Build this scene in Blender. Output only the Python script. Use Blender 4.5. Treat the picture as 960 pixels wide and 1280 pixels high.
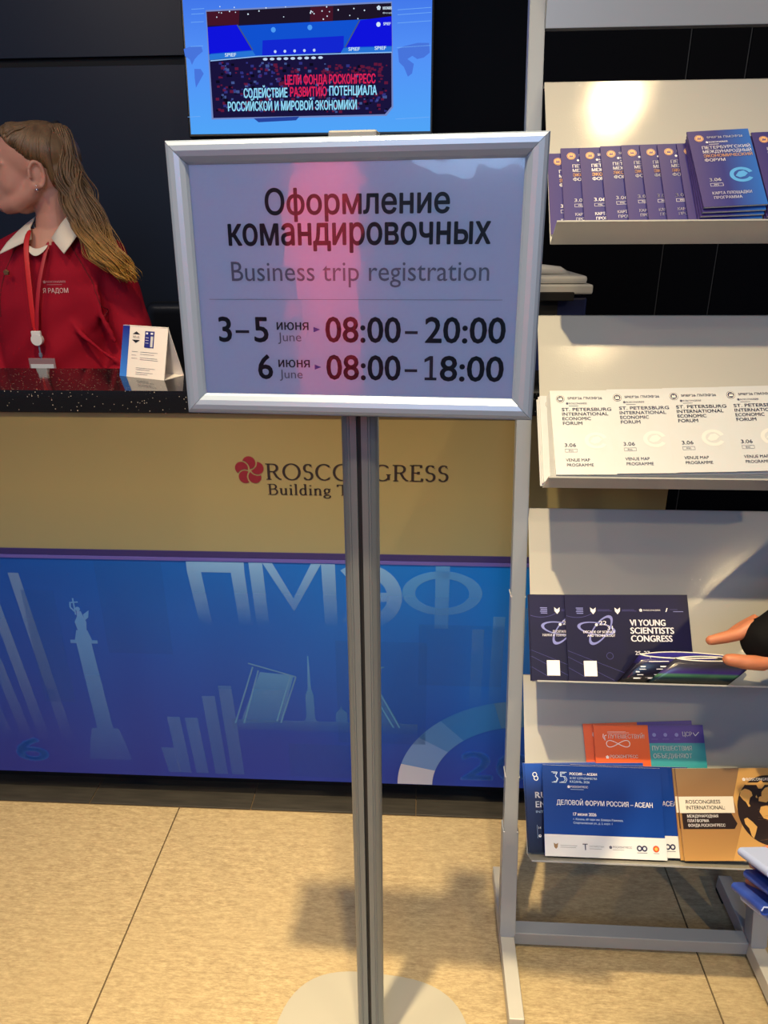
import bpy, bmesh, math, random
from mathutils.geometry import delaunay_2d_cdt
from mathutils import Vector, Matrix, Euler
from math import sin, cos, pi, radians as R
random.seed(7)
SC = bpy.context.scene
for o in list(bpy.data.objects): bpy.data.objects.remove(o)
C = SC.collection

# ------------------------------------------------------------------ camera
F_PX, PITCH, ROLL, CAM_Z = 881.26, R(21.746), R(-0.35), 1.4094
cam_d = bpy.data.cameras.new('camera'); cam = bpy.data.objects.new('camera', cam_d); C.objects.link(cam)
cam_d.sensor_fit = 'VERTICAL'; cam_d.sensor_height = 36.0; cam_d.lens = 36.0 * F_PX / 1280.0
cam_d.clip_start = 0.02
fw = Vector((0, cos(PITCH), -sin(PITCH))); up0 = Vector((0, sin(PITCH), cos(PITCH))); rt0 = Vector((1, 0, 0))
rt = rt0 * cos(ROLL) + up0 * sin(ROLL); up = -rt0 * sin(ROLL) + up0 * cos(ROLL)
cam.matrix_world = Matrix(((rt.x, up.x, -fw.x, 0), (rt.y, up.y, -fw.y, 0), (rt.z, up.z, -fw.z, CAM_Z), (0, 0, 0, 1)))
SC.camera = cam

# ------------------------------------------------------------------ world, lights, exposure
w = bpy.data.worlds.new('hall'); SC.world = w; w.use_nodes = True
w.node_tree.nodes['Background'].inputs[0].default_value = (0.42, 0.54, 0.90, 1)
w.node_tree.nodes['Background'].inputs[1].default_value = 0.20
SC.view_settings.view_transform = 'Standard'; SC.view_settings.look = 'None'
SC.view_settings.gamma = 1.0; SC.view_settings.exposure = -0.10; SC.view_settings.use_curve_mapping = False

def disk_light(name, loc, target, power, col, size, spread=180):
    d = bpy.data.lights.new(name, 'AREA'); d.shape = 'DISK'; d.size = size; d.energy = power; d.color = col; d.spread = R(spread)
    o = bpy.data.objects.new(name, d); C.objects.link(o); o.location = loc
    o.rotation_euler = (Vector(target) - Vector(loc)).to_track_quat('-Z', 'Y').to_euler()
    return o
WARM = (1.0, 0.76, 0.40); COOL = (0.44, 0.68, 1.0)
disk_light('ceiling_spot_over_rack', (0.76, 1.12, 3.2), (0.62, 1.2, 0), 3.2, WARM, 0.08, 110)
disk_light('ceiling_spot_right', (0.83, 0.36, 3.2), (0.6, 0.9, 0), 2.2, WARM, 0.10, 120)
disk_light('ceiling_spot_far_right', (2.20, -1.50, 3.2), (0.7, 1.1, 0.6), 13, WARM, 0.12, 120)
disk_light('ceiling_spot_left', (-0.27, 0.47, 3.1), (-0.15, 0.90, 0), 25, WARM, 0.06, 80)
disk_light('ceiling_spot_near', (0.15, -0.30, 3.1), (-0.1, 0.60, 0), 5, WARM, 0.12, 46)
disk_light('red_reflector_lamp', (-1.0, -0.35, 3.1), (-0.87, -1.45, 1.5), 17, (1, .93, .88), 0.2, 40)  # added lamp that brightens the unseen red board for its reflection
disk_light('ceiling_spot_far_left', (-1.5, 0.2, 3.1), (-1.2, 1.1, 0.0), 10, WARM, 0.14, 130)
disk_light('ceiling_light_staff', (-1.7, 0.9, 3.0), (-1.1, 2.0, 1.3), 6, (1, .86, .74), 0.5)
disk_light('led_screen_wash_hall', (-0.3, -2.6, 3.0), (0, 1.0, 0.9), 44, COOL, 1.8)  # cool light standing in for large unseen LED screens behind the camera

# ------------------------------------------------------------------ frames of reference
TH = 0.056                                        # the counter, wall and rack are turned by this much
XC = Vector((cos(TH), -sin(TH), 0)); YC = Vector((sin(TH), cos(TH), 0))
def cz(xc, yc, z=0.0): return XC * xc + YC * yc + Vector((0, 0, z))
def lin(c): return tuple((v / 12.92 if v <= .04045 else ((v + .055) / 1.055) ** 2.4) for v in c)
def rgb(r, g, b): return lin((r / 255, g / 255, b / 255))

# ------------------------------------------------------------------ materials
MATS = {}
def mat(name, col, rough=0.5, metal=0.0, emit=None, estr=1.0, bump=None, var=None, spec=0.5, coat=0.0, alpha=None, trans=0.0, sss=0.0):
    """bump = (scale, strength[, stretch vector]); var = (scale, amount, second colour[, stretch])"""
    if name in MATS: return MATS[name]
    m = bpy.data.materials.new(name); m.use_nodes = True; nt = m.node_tree; b = nt.nodes['Principled BSDF']
    b.inputs['Base Color'].default_value = (*col, 1); b.inputs['Roughness'].default_value = rough
    b.inputs['Metallic'].default_value = metal; b.inputs['Specular IOR Level'].default_value = spec
    b.inputs['Coat Weight'].default_value = coat; b.inputs['Coat Roughness'].default_value = 0.08
    if sss: b.inputs['Subsurface Weight'].default_value = sss; b.inputs['Subsurface Scale'].default_value = 0.01
    if trans: b.inputs['Transmission Weight'].default_value = trans
    if alpha is not None: b.inputs['Alpha'].default_value = alpha
    if emit is not None:
        b.inputs['Emission Color'].default_value = (*emit, 1); b.inputs['Emission Strength'].default_value = estr
    tc = None
    def coords(stretch):
        nonlocal tc
        if tc is None: tc = nt.nodes.new('ShaderNodeTexCoord')
        mp = nt.nodes.new('ShaderNodeMapping'); nt.links.new(tc.outputs['Object'], mp.inputs[0])
        if stretch: mp.inputs['Scale'].default_value = stretch
        return mp.outputs[0]
    if var:
        n = nt.nodes.new('ShaderNodeTexNoise'); n.inputs['Scale'].default_value = var[0]; n.inputs['Detail'].default_value = 6
        nt.links.new(coords(var[3] if len(var) > 3 else None), n.inputs['Vector'])
        mx = nt.nodes.new('ShaderNodeMix'); mx.data_type = 'RGBA'
        mr = nt.nodes.new('ShaderNodeMapRange'); mr.inputs[1].default_value = .35; mr.inputs[2].default_value = .65; mr.inputs[4].default_value = var[1]
        nt.links.new(n.outputs['Fac'], mr.inputs[0]); nt.links.new(mr.outputs[0], mx.inputs[0])
        mx.inputs[6].default_value = (*col, 1); mx.inputs[7].default_value = (*var[2], 1)
        nt.links.new(mx.outputs[2], b.inputs['Base Color'])
    if bump:
        n = nt.nodes.new('ShaderNodeTexNoise'); n.inputs['Scale'].default_value = bump[0]; n.inputs['Detail'].default_value = 3
        nt.links.new(coords(bump[2] if len(bump) > 2 else None), n.inputs['Vector'])
        bp = nt.nodes.new('ShaderNodeBump'); bp.inputs['Strength'].default_value = bump[1]; bp.inputs['Distance'].default_value = .001
        nt.links.new(n.outputs['Fac'], bp.inputs['Height']); nt.links.new(bp.outputs[0], b.inputs['Normal'])
    MATS[name] = m; return m

def ramp_mat(name, stops, axis, lo, hi, rough=.4, alphas=None, emit=0, spec=.5, noise=0):
    """print whose ink runs from one colour to another along one object axis"""
    if name in MATS: return MATS[name]
    m = bpy.data.materials.new(name); m.use_nodes = True; nt = m.node_tree; b = nt.nodes['Principled BSDF']
    tc = nt.nodes.new('ShaderNodeTexCoord'); sp = nt.nodes.new('ShaderNodeSeparateXYZ'); nt.links.new(tc.outputs['Object'], sp.inputs[0])
    mr = nt.nodes.new('ShaderNodeMapRange'); mr.inputs[1].default_value = lo; mr.inputs[2].default_value = hi
    nt.links.new(sp.outputs[axis], mr.inputs[0])
    cr = nt.nodes.new('ShaderNodeValToRGB'); el = cr.color_ramp.elements
    for i, (p, c) in enumerate(stops):
        e = el[i] if i < 2 else el.new(p)
        e.position = p; e.color = (*c, (alphas[i] if alphas else 1))
    nt.links.new(mr.outputs[0], cr.inputs[0])
    nt.links.new(cr.outputs[0], b.inputs['Base Color'])
    if alphas: nt.links.new(cr.outputs[1], b.inputs['Alpha'])
    if emit:
        nt.links.new(cr.outputs[0], b.inputs['Emission Color']); b.inputs['Emission Strength'].default_value = emit
        b.inputs['Base Color'].default_value = (0, 0, 0, 1)
        for l in list(nt.links):
            if l.to_socket == b.inputs['Base Color']: nt.links.remove(l)
    b.inputs['Roughness'].default_value = rough; b.inputs['Specular IOR Level'].default_value = spec
    MATS[name] = m; return m

ALU = mat('anodised_aluminium', rgb(132, 148, 178), .34, .35, bump=(400, .05, (1, 1, .02)))
ALU_P = mat('aluminium_post', rgb(118, 126, 136), .38, .4)
SLOT = mat('slot_black', rgb(22, 24, 30), .6)
RACK = mat('grey_powder_coat', rgb(146, 154, 168), .36, .15, bump=(900, .12))
PANEL = mat('grey_sheet_steel', rgb(172, 172, 170), .10, .0, bump=(420, .12), spec=.6)
WHITE = mat('white_paper', rgb(226, 226, 222), .45)
PAGE = mat('page_edges', rgb(214, 214, 212), .6, var=(120, .5, rgb(180, 182, 188), (.02, .02, 60)))
POSTER = mat('poster_paper', rgb(204, 214, 232), .16, coat=.35, spec=.5)
INK = mat('near_black_ink', rgb(24, 27, 40), .3)
INKG = mat('grey_ink', rgb(104, 108, 124), .3)
INKB = mat('blue_arrow_ink', rgb(30, 70, 150), .3)
BLACK = mat('matt_black', rgb(14, 14, 16), .7)
PINKW = mat('white_ink', rgb(235, 235, 240), .4)

# ------------------------------------------------------------------ mesh helpers
def bm_obj(name, bm, m, parent=None, smooth=False, loc=None, rot=None):
    me = bpy.data.meshes.new(name); bm.to_mesh(me); bm.free()
    for x in (m if isinstance(m, (list, tuple)) else [m]): me.materials.append(x)
    if smooth:
        for p in me.polygons: p.use_smooth = True
    o = bpy.data.objects.new(name, me); C.objects.link(o)
    if parent: o.parent = parent
    if loc is not None: o.location = loc
    if rot is not None: o.rotation_euler = rot
    return o
def box(bm, x0, x1, y0, y1, z0, z1, bev=0.0, mi=0, M=None):
    r = bmesh.ops.create_cube(bm, size=1.0)
    vs = r['verts']
    for v in vs: v.co = Vector(((x0 + x1) / 2 + v.co.x * (x1 - x0), (y0 + y1) / 2 + v.co.y * (y1 - y0), (z0 + z1) / 2 + v.co.z * (z1 - z0)))
    fs = set(f for v in vs for f in v.link_faces)
    if bev:
        es = list(set(e for v in vs for e in v.link_edges))
        rr = bmesh.ops.bevel(bm, geom=es, offset=bev, segments=2, affect='EDGES', profile=.5)
        fs = set(rr['faces']) | set(f for f in fs if f.is_valid); vs = list(set(v for f in fs for v in f.verts))
    for f in fs: f.material_index = mi
    if M is not None: bmesh.ops.transform(bm, matrix=M, verts=vs)
    return vs
def mbox(name, dims, m, parent=None, bev=0.0, **k):
    bm = bmesh.new(); box(bm, *dims, bev=bev); return bm_obj(name, bm, m, parent, **k)
def prism(bm, pts, a, b, axis='y', mi=0):
    """polygon pts (two coordinates) extruded from a to b along an axis"""
    def P(p, t): return {'y': (p[0], t, p[1]), 'x': (t, p[0], p[1]), 'z': (p[0], p[1], t)}[axis]
    A = [bm.verts.new(P(p, a)) for p in pts]; B = [bm.verts.new(P(p, b)) for p in pts]; n = len(pts)
    fs = [bm.faces.new(A[::-1]), bm.faces.new(B)] + [bm.faces.new((A[i], A[(i + 1) % n], B[(i + 1) % n], B[i])) for i in range(n)]
    for f in fs: f.material_index = mi
    return fs
def ell(bm, c, r, rot=None, seg=20):
    q = bmesh.ops.create_uvsphere(bm, u_segments=seg, v_segments=max(8, seg // 2), radius=1)
    M = Matrix.Translation(c) @ (rot.to_matrix().to_4x4() if rot else Matrix()) @ Matrix.Diagonal((*r, 1))
    bmesh.ops.transform(bm, matrix=M, verts=q['verts'])
def tube(bm, pts, rad, seg=12, cap=True, flat=None, mi=0):
    """tube along pts; rad number or list; flat = (ry/rx, up) for an oval section"""
    pts = [Vector(p) for p in pts]; n = len(pts)
    if not isinstance(rad, (list, tuple)): rad = [rad] * n
    rings = []; prev = None
    for i, p in enumerate(pts):
        t = (pts[min(i + 1, n - 1)] - pts[max(i - 1, 0)]).normalized()
        a = (flat[1] if flat else (prev if prev is not None else (Vector((0, 0, 1)) if abs(t.z) < .9 else Vector((1, 0, 0)))))
        x = a - t * a.dot(t); x.normalize(); prev = x; y = t.cross(x)
        k = flat[0] if flat else 1
        rings.append([bm.verts.new(p + x * cos(2 * pi * j / seg) * rad[i] + y * sin(2 * pi * j / seg) * rad[i] * k) for j in range(seg)])
    fs = []
    for A, B in zip(rings, rings[1:]):
        for j in range(seg): fs.append(bm.faces.new((A[j], A[(j + 1) % seg], B[(j + 1) % seg], B[j])))
    if cap: fs.append(bm.faces.new(rings[0][::-1])); fs.append(bm.faces.new(rings[-1]))
    for f in fs: f.material_index = mi
def loft(bm, rings, seg=32, n=2.3):
    """rings: (cx,cy,cz,rx,ry) horizontal super-ellipses, closed top and bottom"""
    L = []
    for cx, cy, z, rx, ry in rings:
        r = []
        for j in range(seg):
            a = 2 * pi * j / seg; c, s = cos(a), sin(a)
            r.append(bm.verts.new((cx + rx * abs(c) ** (2 / n) * (1 if c >= 0 else -1), cy + ry * abs(s) ** (2 / n) * (1 if s >= 0 else -1), z)))
        L.append(r)
    for A, B in zip(L, L[1:]):
        for j in range(seg): bm.faces.new((A[j], A[(j + 1) % seg], B[(j + 1) % seg], B[j]))
    bm.faces.new(L[0][::-1]); bm.faces.new(L[-1])
def fuse(bm, voxel, smooth=4, fac=.5, disp=None):
    """one continuous skin around overlapping closed shapes"""
    bmesh.ops.recalc_face_normals(bm, faces=bm.faces)
    me = bpy.data.meshes.new('fuse'); bm.to_mesh(me); bm.free()
    o = bpy.data.objects.new('fuse', me); C.objects.link(o)
    md = o.modifiers.new('r', 'REMESH'); md.mode = 'VOXEL'; md.voxel_size = voxel; md.use_smooth_shade = True
    if smooth: s = o.modifiers.new('s', 'SMOOTH'); s.factor = fac; s.iterations = smooth
    dg = bpy.context.evaluated_depsgraph_get(); ev = o.evaluated_get(dg)
    out = bmesh.new(); out.from_mesh(ev.to_mesh()); ev.to_mesh_clear()
    bpy.data.objects.remove(o); bpy.data.meshes.remove(me)
    if disp:
        out.normal_update()
        ns = [(v, v.normal.copy()) for v in out.verts]
        for v, nn in ns: v.co += nn * disp(v.co)
    return out

def tag(o, label=None, cat=None, group=None, kind=None):
    if label: o['label'] = label
    if cat: o['category'] = cat
    if group: o['group'] = group
    if kind: o['kind'] = kind
    return o
def empty(name, loc, rotz=0.0, rot=None):
    o = bpy.data.objects.new(name, None); C.objects.link(o); o.empty_display_size = .05
    o.location = loc; o.rotation_euler = rot if rot is not None else (0, 0, rotz); return o
def copy_tree(o, parent=None):
    c = o.copy(); C.objects.link(c)
    if parent: c.parent = parent
    for ch in list(o.children): copy_tree(ch, c)
    return c

# ------------------------------------------------------------------ flat print: shapes and lettering in one thin mesh
_glyph = {}
def text_mesh(s, bold=0.0, spacing=1.0):
    bold = min(bold, 0.0)
    k = (s, bold, spacing)
    if k in _glyph: return _glyph[k]
    out_v, out_f = [], []
    cu = bpy.data.curves.new('t', 'FONT'); cu.body = s; cu.size = 1; cu.offset = bold; cu.space_character = spacing; cu.resolution_u = 3; cu.fill_mode = 'NONE'
    o = bpy.data.objects.new('t', cu); C.objects.link(o)
    dg = bpy.context.evaluated_depsgraph_get(); me = o.evaluated_get(dg).to_mesh()
    pts = [Vector(v.co.xy) for v in me.vertices]; linked = set(tuple(sorted(e.vertices)) for e in me.edges)
    o.evaluated_get(dg).to_mesh_clear(); bpy.data.objects.remove(o); bpy.data.curves.remove(cu)
    loops = []; cur = []
    for i in range(len(pts)):                            # outlines are runs of neighbouring points
        cur.append(i)
        if (i, i + 1) not in linked:
            if len(cur) > 2: loops.append(cur)
            cur = []
    # outlines whose boxes touch are filled together, by winding number
    bb = [(min(pts[i].x for i in l), max(pts[i].x for i in l)) for l in loops]; todo = sorted(range(len(loops)), key=lambda q: bb[q][0]); groups = []
    for q in todo:
        if groups and bb[q][0] <= groups[-1][1] + 1e-5: groups[-1][0].append(q); groups[-1][1] = max(groups[-1][1], bb[q][1])
        else: groups.append([[q], bb[q][1]])
    for g_, _ in groups:
        vv = []; ll = []
        for q in g_: ll.append(list(range(len(vv), len(vv) + len(loops[q])))); vv += [pts[i] for i in loops[q]]
        r_ = delaunay_2d_cdt(vv, [], ll, 0, 1e-6); base = len(out_v); out_v += [(p_.x, p_.y) for p_ in r_[0]]
        for f in r_[2]:
            cx = sum(r_[0][i].x for i in f) / len(f); cy = sum(r_[0][i].y for i in f) / len(f); wn = 0
            for l in ll:
                for i in range(len(l)):
                    a_, b_ = vv[l[i]], vv[l[(i + 1) % len(l)]]
                    if (a_.y <= cy) != (b_.y <= cy) and a_.x + (cy - a_.y) / (b_.y - a_.y) * (b_.x - a_.x) > cx: wn += 1 if b_.y > a_.y else -1
            if wn: out_f.append(tuple(i + base for i in f))
    vs, fs = out_v, out_f
    _glyph[k] = (vs, fs); return _glyph[k]
CAP = max(v[1] for v in text_mesh('H')[0])
class Print:
    def __init__(s, dz=.00025): s.v = []; s.f = []; s.m = []; s.mats = []; s.dz = dz
    def mi(s, m):
        if m not in s.mats: s.mats.append(m)
        return s.mats.index(m)
    def poly(s, pts, m, layer=1):
        b = len(s.v); s.v += [(x, y, layer * s.dz) for x, y in pts]; s.f.append(tuple(range(b, b + len(pts)))); s.m.append(s.mi(m))
        return s
    def rect(s, x0, y0, x1, y1, m, layer=1): return s.poly([(x0, y0), (x1, y0), (x1, y1), (x0, y1)], m, layer)
    def frame(s, x0, y0, x1, y1, t, m, layer=2):
        s.rect(x0, y0, x1, y0 + t, m, layer); s.rect(x0, y1 - t, x1, y1, m, layer); s.rect(x0, y0, x0 + t, y1, m, layer); s.rect(x1 - t, y0, x1, y1, m, layer)
    def disc(s, cx, cy, r, m, layer=2, n=24, ry=None, a0=0, a1=2 * pi):
        return s.poly([(cx + r * cos(a0 + (a1 - a0) * i / n), cy + (ry or r) * sin(a0 + (a1 - a0) * i / n)) for i in range(n + (0 if a1 - a0 > 6.28 else 1))], m, layer)
    def ring(s, cx, cy, r0, r1, m, layer=2, a0=0, a1=2 * pi, n=28, k=1.0, tilt=0.0):
        ct, st = cos(tilt), sin(tilt)
        def P(r, a): x, y = r * cos(a), r * k * sin(a); return (cx + x * ct - y * st, cy + x * st + y * ct)
        for i in range(n):
            a, b = a0 + (a1 - a0) * i / n, a0 + (a1 - a0) * (i + 1) / n
            s.poly([P(r0, a), P(r1, a), P(r1, b), P(r0, b)], m, layer)
    def line(s, pts, wd, m, layer=2, nib=None):
        for (x0, y0), (x1, y1) in zip(pts, pts[1:]):
            L = math.hypot(x1 - x0, y1 - y0)
            if L < 1e-9: continue
            ww = wd
            dx, dy = (x1 - x0) / L, (y1 - y0) / L; ex = 0.0 if nib is None else nib * .25
            s.poly([(x0 - dy * ww / 2 - dx * ex, y0 + dx * ww / 2 - dy * ex), (x0 + dy * ww / 2 - dx * ex, y0 - dx * ww / 2 - dy * ex), (x1 + dy * ww / 2 + dx * ex, y1 - dx * ww / 2 + dy * ex), (x1 - dy * ww / 2 + dx * ex, y1 + dx * ww / 2 + dy * ex)], m, layer)
    def pen(s, pts, thin, thick, m, layer=2):
        """broad-nib stroke: thick where it runs upright, thin where it runs level"""
        n = len(pts); L = []; Rr = []
        for i, p in enumerate(pts):
            a, b = pts[max(i - 1, 0)], pts[min(i + 1, n - 1)]
            dx, dy = b[0] - a[0], b[1] - a[1]; l = math.hypot(dx, dy) or 1; dx /= l; dy /= l
            wd = thin + (thick - thin) * abs(dy) ** 1.5
            L.append((p[0] - dy * wd / 2, p[1] + dx * wd / 2)); Rr.append((p[0] + dy * wd / 2, p[1] - dx * wd / 2))
        for i in range(n - 1): s.poly([L[i], Rr[i], Rr[i + 1], L[i + 1]], m, layer)
    def text(s, t, x, y, cap, m, width=None, bold=0.0, align='l', layer=3, spacing=1.0):
        vs, fs = text_mesh(t, bold, spacing)
        if not vs: return s
        xs = [v[0] for v in vs]; x0, x1 = min(xs), max(xs); sy = cap / CAP; sx = sy if width is None else width / (x1 - x0)
        ox = x - x0 * sx if align == 'l' else (x - (x0 + x1) / 2 * sx if align == 'c' else x - x1 * sx)
        k = s.mi(m); r_ = max(bold, 0) * cap / CAP          # heavier strokes: the glyph stamped around a small circle
        if r_ > 0:
            q_ = width / (width + 2 * r_) if width else 1; ox = ox * 1 if not width else x - x0 * sx * q_ + (r_ * q_ if align == 'l' else 0); sx *= q_
        offs = [(0, 0)] if r_ <= 0 else ([(r_ * cos(pi * a / 4), r_ * sin(pi * a / 4)) for a in range(8)] if cap > .012 else [(-r_, 0), (r_, 0), (0, r_ * .6)])
        for dx_, dy_ in offs:
            b = len(s.v); s.v += [(ox + vx * sx + dx_, y + vy * sy + dy_, layer * s.dz) for vx, vy in vs]
            for f in fs: s.f.append(tuple(i + b for i in f)); s.m.append(k)
        return s
    def build(s, name, parent, loc=(0, 0, 0), rot=(0, 0, 0), warp=None):
        me = bpy.data.meshes.new(name)
        me.from_pydata([warp(v) for v in s.v] if warp else s.v, [], s.f)
        for m in s.mats: me.materials.append(m)
        for p, k in zip(me.polygons, s.m): p.material_index = k
        me.update()
        # every print faces its own +Z
        bm = bmesh.new(); bm.from_mesh(me)
        if not warp:
            fl = [f for f in bm.faces if f.normal.z < 0]
            bmesh.ops.reverse_faces(bm, faces=fl)
        bm.to_mesh(me); bm.free()
        o = bpy.data.objects.new(name, me); C.objects.link(o); o.parent = parent; o.location = loc; o.rotation_euler = rot
        return o
FRONT = (pi / 2, 0, 0)                                  # print standing upright, facing -y

# serif capitals and small letters as pen skeletons (unit cap height; returns advance)
def arc(cx, cy, rx, ry, a0, a1, n=16): return [(cx + rx * cos(R(a0 + (a1 - a0) * i / n)), cy + ry * sin(R(a0 + (a1 - a0) * i / n))) for i in range(n + 1)]
SER = {
 'R': (.80, [[(.17, 0), (.17, 1)], [(.17, .97)] + arc(.38, .74, .23, .23, 90, -90) + [(.17, .51)], [(.42, .5), (.56, .2), (.70, .05), (.80, .03)]], [(.17, 0, .26), (.12, 1, .2)]),
 'O': (.98, [arc(.49, .5, .40, .49, 0, 360, 32)], []),
 'S': (.60, [arc(.31, .74, .19, .23, 35, 270, 18)[:-1] + arc(.29, .27, .21, .245, 90, -150, 18)], [(.50, .84, .03), (.09, .14, .03)]),
 'C': (.84, [arc(.47, .5, .38, .48, 45, 315, 26)], [(.77, .84, .04), (.77, .16, .03)]),
 'G': (.92, [arc(.47, .5, .38, .48, 45, 300, 26) + [(.74, .16)], [(.77, .08), (.77, .42)]], [(.77, .42, .24), (.76, .84, .04)]),
 'E': (.70, [[(.17, 0), (.17, 1)], [(.17, .985), (.58, .985)], [(.17, .52), (.46, .52)], [(.17, .015), (.62, .015)], [(.57, 1), (.59, .84)], [(.46, .6), (.46, .44)], [(.62, .0), (.65, .18)]], [(.12, 0, .2), (.12, 1, .2)]),
 'N': (.98, [[(.17, 0), (.17, 1)], [(.15, 1), (.82, .02)], [(.82, 0), (.82, 1)]], [(.17, 0, .26), (.10, 1, .2), (.82, 1, .26)]),
 'B': (.72, [[(.17, 0), (.17, 1)], [(.17, .98)] + arc(.36, .76, .20, .22, 90, -90) + [(.17, .54)], [(.2, .54)] + arc(.38, .28, .24, .265, 90, -90) + [(.17, .015)]], [(.12, 0, .2), (.12, 1, .2)]),
 'T': (.74, [[(.37, 0), (.37, 1)], [(.05, .985), (.69, .985)], [(.05, 1), (.04, .82)], [(.69, 1), (.70, .82)]], [(.37, 0, .26)]),
 'u': (.56, [[(.12, .62), (.12, .18), (.16, .06), (.26, .02), (.36, .07), (.42, .16)], [(.42, .62), (.42, .0)]], [(.07, .62, .12), (.38, .62, .1), (.47, .0, .1)]),
 'i': (.28, [[(.14, .62), (.14, 0)], [(.14, .84), (.14, .93)]], [(.14, 0, .22), (.09, .62, .12)]),
 'l': (.28, [[(.14, 1.02), (.14, 0)]], [(.14, 0, .22), (.09, 1.02, .12)]),
 'd': (.56, [[(.42, 1.02), (.42, 0)], arc(.27, .31, .18, .30, 20, 340, 20)], [(.37, 1.02, .12), (.47, 0, .1)]),
 'n': (.58, [[(.13, .62), (.13, 0)], [(.13, .45), (.22, .58), (.32, .62), (.41, .55), (.43, .42), (.43, 0)]], [(.13, 0, .2), (.09, .62, .1), (.43, 0, .2)]),
 'g': (.52, [arc(.24, .42, .15, .19, 0, 360, 18), [(.16, .26), (.10, .16), (.2, .08), (.40, .03)], arc(.25, -.12, .19, .13, 60, 400, 18), [(.34, .55), (.48, .60)]], []),
 'r': (.40, [[(.13, .62), (.13, 0)], [(.13, .42), (.2, .56), (.30, .62), (.36, .58)]], [(.13, 0, .22), (.09, .62, .1)]),
 's': (.40, [arc(.2, .46, .12, .14, 35, 270, 12)[:-1] + arc(.19, .16, .13, .145, 90, -150, 12)], []),
 't': (.36, [[(.14, .80), (.14, .14), (.2, .03), (.32, .06)], [(.04, .60), (.30, .60)]], []),
 ' ': (.28, [], []),
}
def serif(pr, s, x, y, cap, width, m, thin=.06, thick=.16):
    tot = sum(SER[c][0] + .04 for c in s); sx = width / tot; cx = x
    for c in s:
        adv, strokes, serifs = SER[c]
        for st in strokes: pr.pen([(cx + px * sx, y + py * cap) for px, py in st], thin * cap, thick * cap, m)
        for px, py, wd in serifs:
            yy = y + py * cap; pr.rect(cx + (px - wd / 2) * sx, yy - (.05 * cap if py > .3 else 0), cx + (px + wd / 2) * sx, yy + (.05 * cap if py <= .3 else 0), m, 2)
        cx += (adv + .04) * sx
def rosette(pr, cx, cy, r, m, layer=2, gap=True):
    cs = [(.54 * cos(2 * pi * k / 5 + .32), .54 * sin(2 * pi * k / 5 + .32)) for k in range(5)]; rho = .43; g_ = .10 if r > .01 else .05
    for k in range(5):                                   # five round petals, each cut back by its neighbour
        c0, c1 = cs[k], cs[(k + 1) % 5]; pts = []
        for i in range(28):
            t = 2 * pi * i / 28; p = [c0[0] + rho * cos(t), c0[1] + rho * sin(t)]
            dx, dy = p[0] - c1[0], p[1] - c1[1]; d = math.hypot(dx, dy)
            if d < rho + g_:
                p = [c1[0] + dx / max(d, 1e-6) * (rho + g_), c1[1] + dy / max(d, 1e-6) * (rho + g_)]
            pts.append((cx + r * p[0], cy + r * p[1]))
        pr.poly(pts, m, layer)

# ================================================================== SETTING: floor, wall
def floor_mat(name, c1, c2, c3):
    m = bpy.data.materials.new(name); m.use_nodes = True; nt = m.node_tree; b = nt.nodes['Principled BSDF']
    tc = nt.nodes.new('ShaderNodeTexCoord')
    oi = nt.nodes.new('ShaderNodeObjectInfo'); ad = nt.nodes.new('ShaderNodeVectorMath'); ad.operation = 'ADD'
    nt.links.new(tc.outputs['Object'], ad.inputs[0]); nt.links.new(oi.outputs['Location'], ad.inputs[1])
    def noise(scale, st, detail=8, rough=.6):
        mp = nt.nodes.new('ShaderNodeMapping'); mp.inputs['Scale'].default_value = st; nt.links.new(ad.outputs[0], mp.inputs[0])
        n = nt.nodes.new('ShaderNodeTexNoise'); n.inputs['Scale'].default_value = scale; n.inputs['Detail'].default_value = detail; n.inputs['Roughness'].default_value = rough
        nt.links.new(mp.outputs[0], n.inputs['Vector']); return n.outputs['Fac']
    n1 = noise(26, (1, 4.0, 1)); n2 = noise(170, (.4, 1.8, 1), 5, .85); n3 = noise(2.2, (1, 1.6, 1))
    cr = nt.nodes.new('ShaderNodeValToRGB'); e = cr.color_ramp.elements
    e[0].position = .38; e[0].color = (*c2, 1); e[1].position = .62; e[1].color = (*c1, 1)
    s = nt.nodes.new('ShaderNodeMath'); s.operation = 'MULTIPLY_ADD'; s.inputs[1].default_value = .32
    nt.links.new(n1, s.inputs[0])
    s2 = nt.nodes.new('ShaderNodeMath'); s2.operation = 'MULTIPLY'; s2.inputs[1].default_value = .68; nt.links.new(n2, s2.inputs[0]); nt.links.new(s2.outputs[0], s.inputs[2])
    nt.links.new(s.outputs[0], cr.inputs[0])
    mx = nt.nodes.new('ShaderNodeMix'); mx.data_type = 'RGBA'
    mr = nt.nodes.new('ShaderNodeMapRange'); mr.inputs[1].default_value = .4; mr.inputs[2].default_value = .7; mr.inputs[4].default_value = .5
    nt.links.new(n3, mr.inputs[0]); nt.links.new(mr.outputs[0], mx.inputs[0]); nt.links.new(cr.outputs[0], mx.inputs[6]); mx.inputs[7].default_value = (*c3, 1)
    nt.links.new(mx.outputs[2], b.inputs['Base Color'])
    b.inputs['Roughness'].default_value = .42; b.inputs['Specular IOR Level'].default_value = .35
    bp = nt.nodes.new('ShaderNodeBump'); bp.inputs['Strength'].default_value = .15; bp.inputs['Distance'].default_value = .001
    nt.links.new(n2, bp.inputs['Height']); nt.links.new(bp.outputs[0], b.inputs['Normal'])
    return m
TILE = floor_mat('beige_stone_tile', rgb(200, 182, 146), rgb(138, 120, 92), rgb(178, 160, 126))
GROUT = mat('grout', rgb(92, 78, 60), .9)
floor = tag(empty('floor', (0, 0, 0), -TH), kind='structure')
STRIP = 1.408
mbox('grout_bed', (-4.2, 4.3, -3.5, 3.1, -.03, -.004), GROUT, floor)
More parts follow.
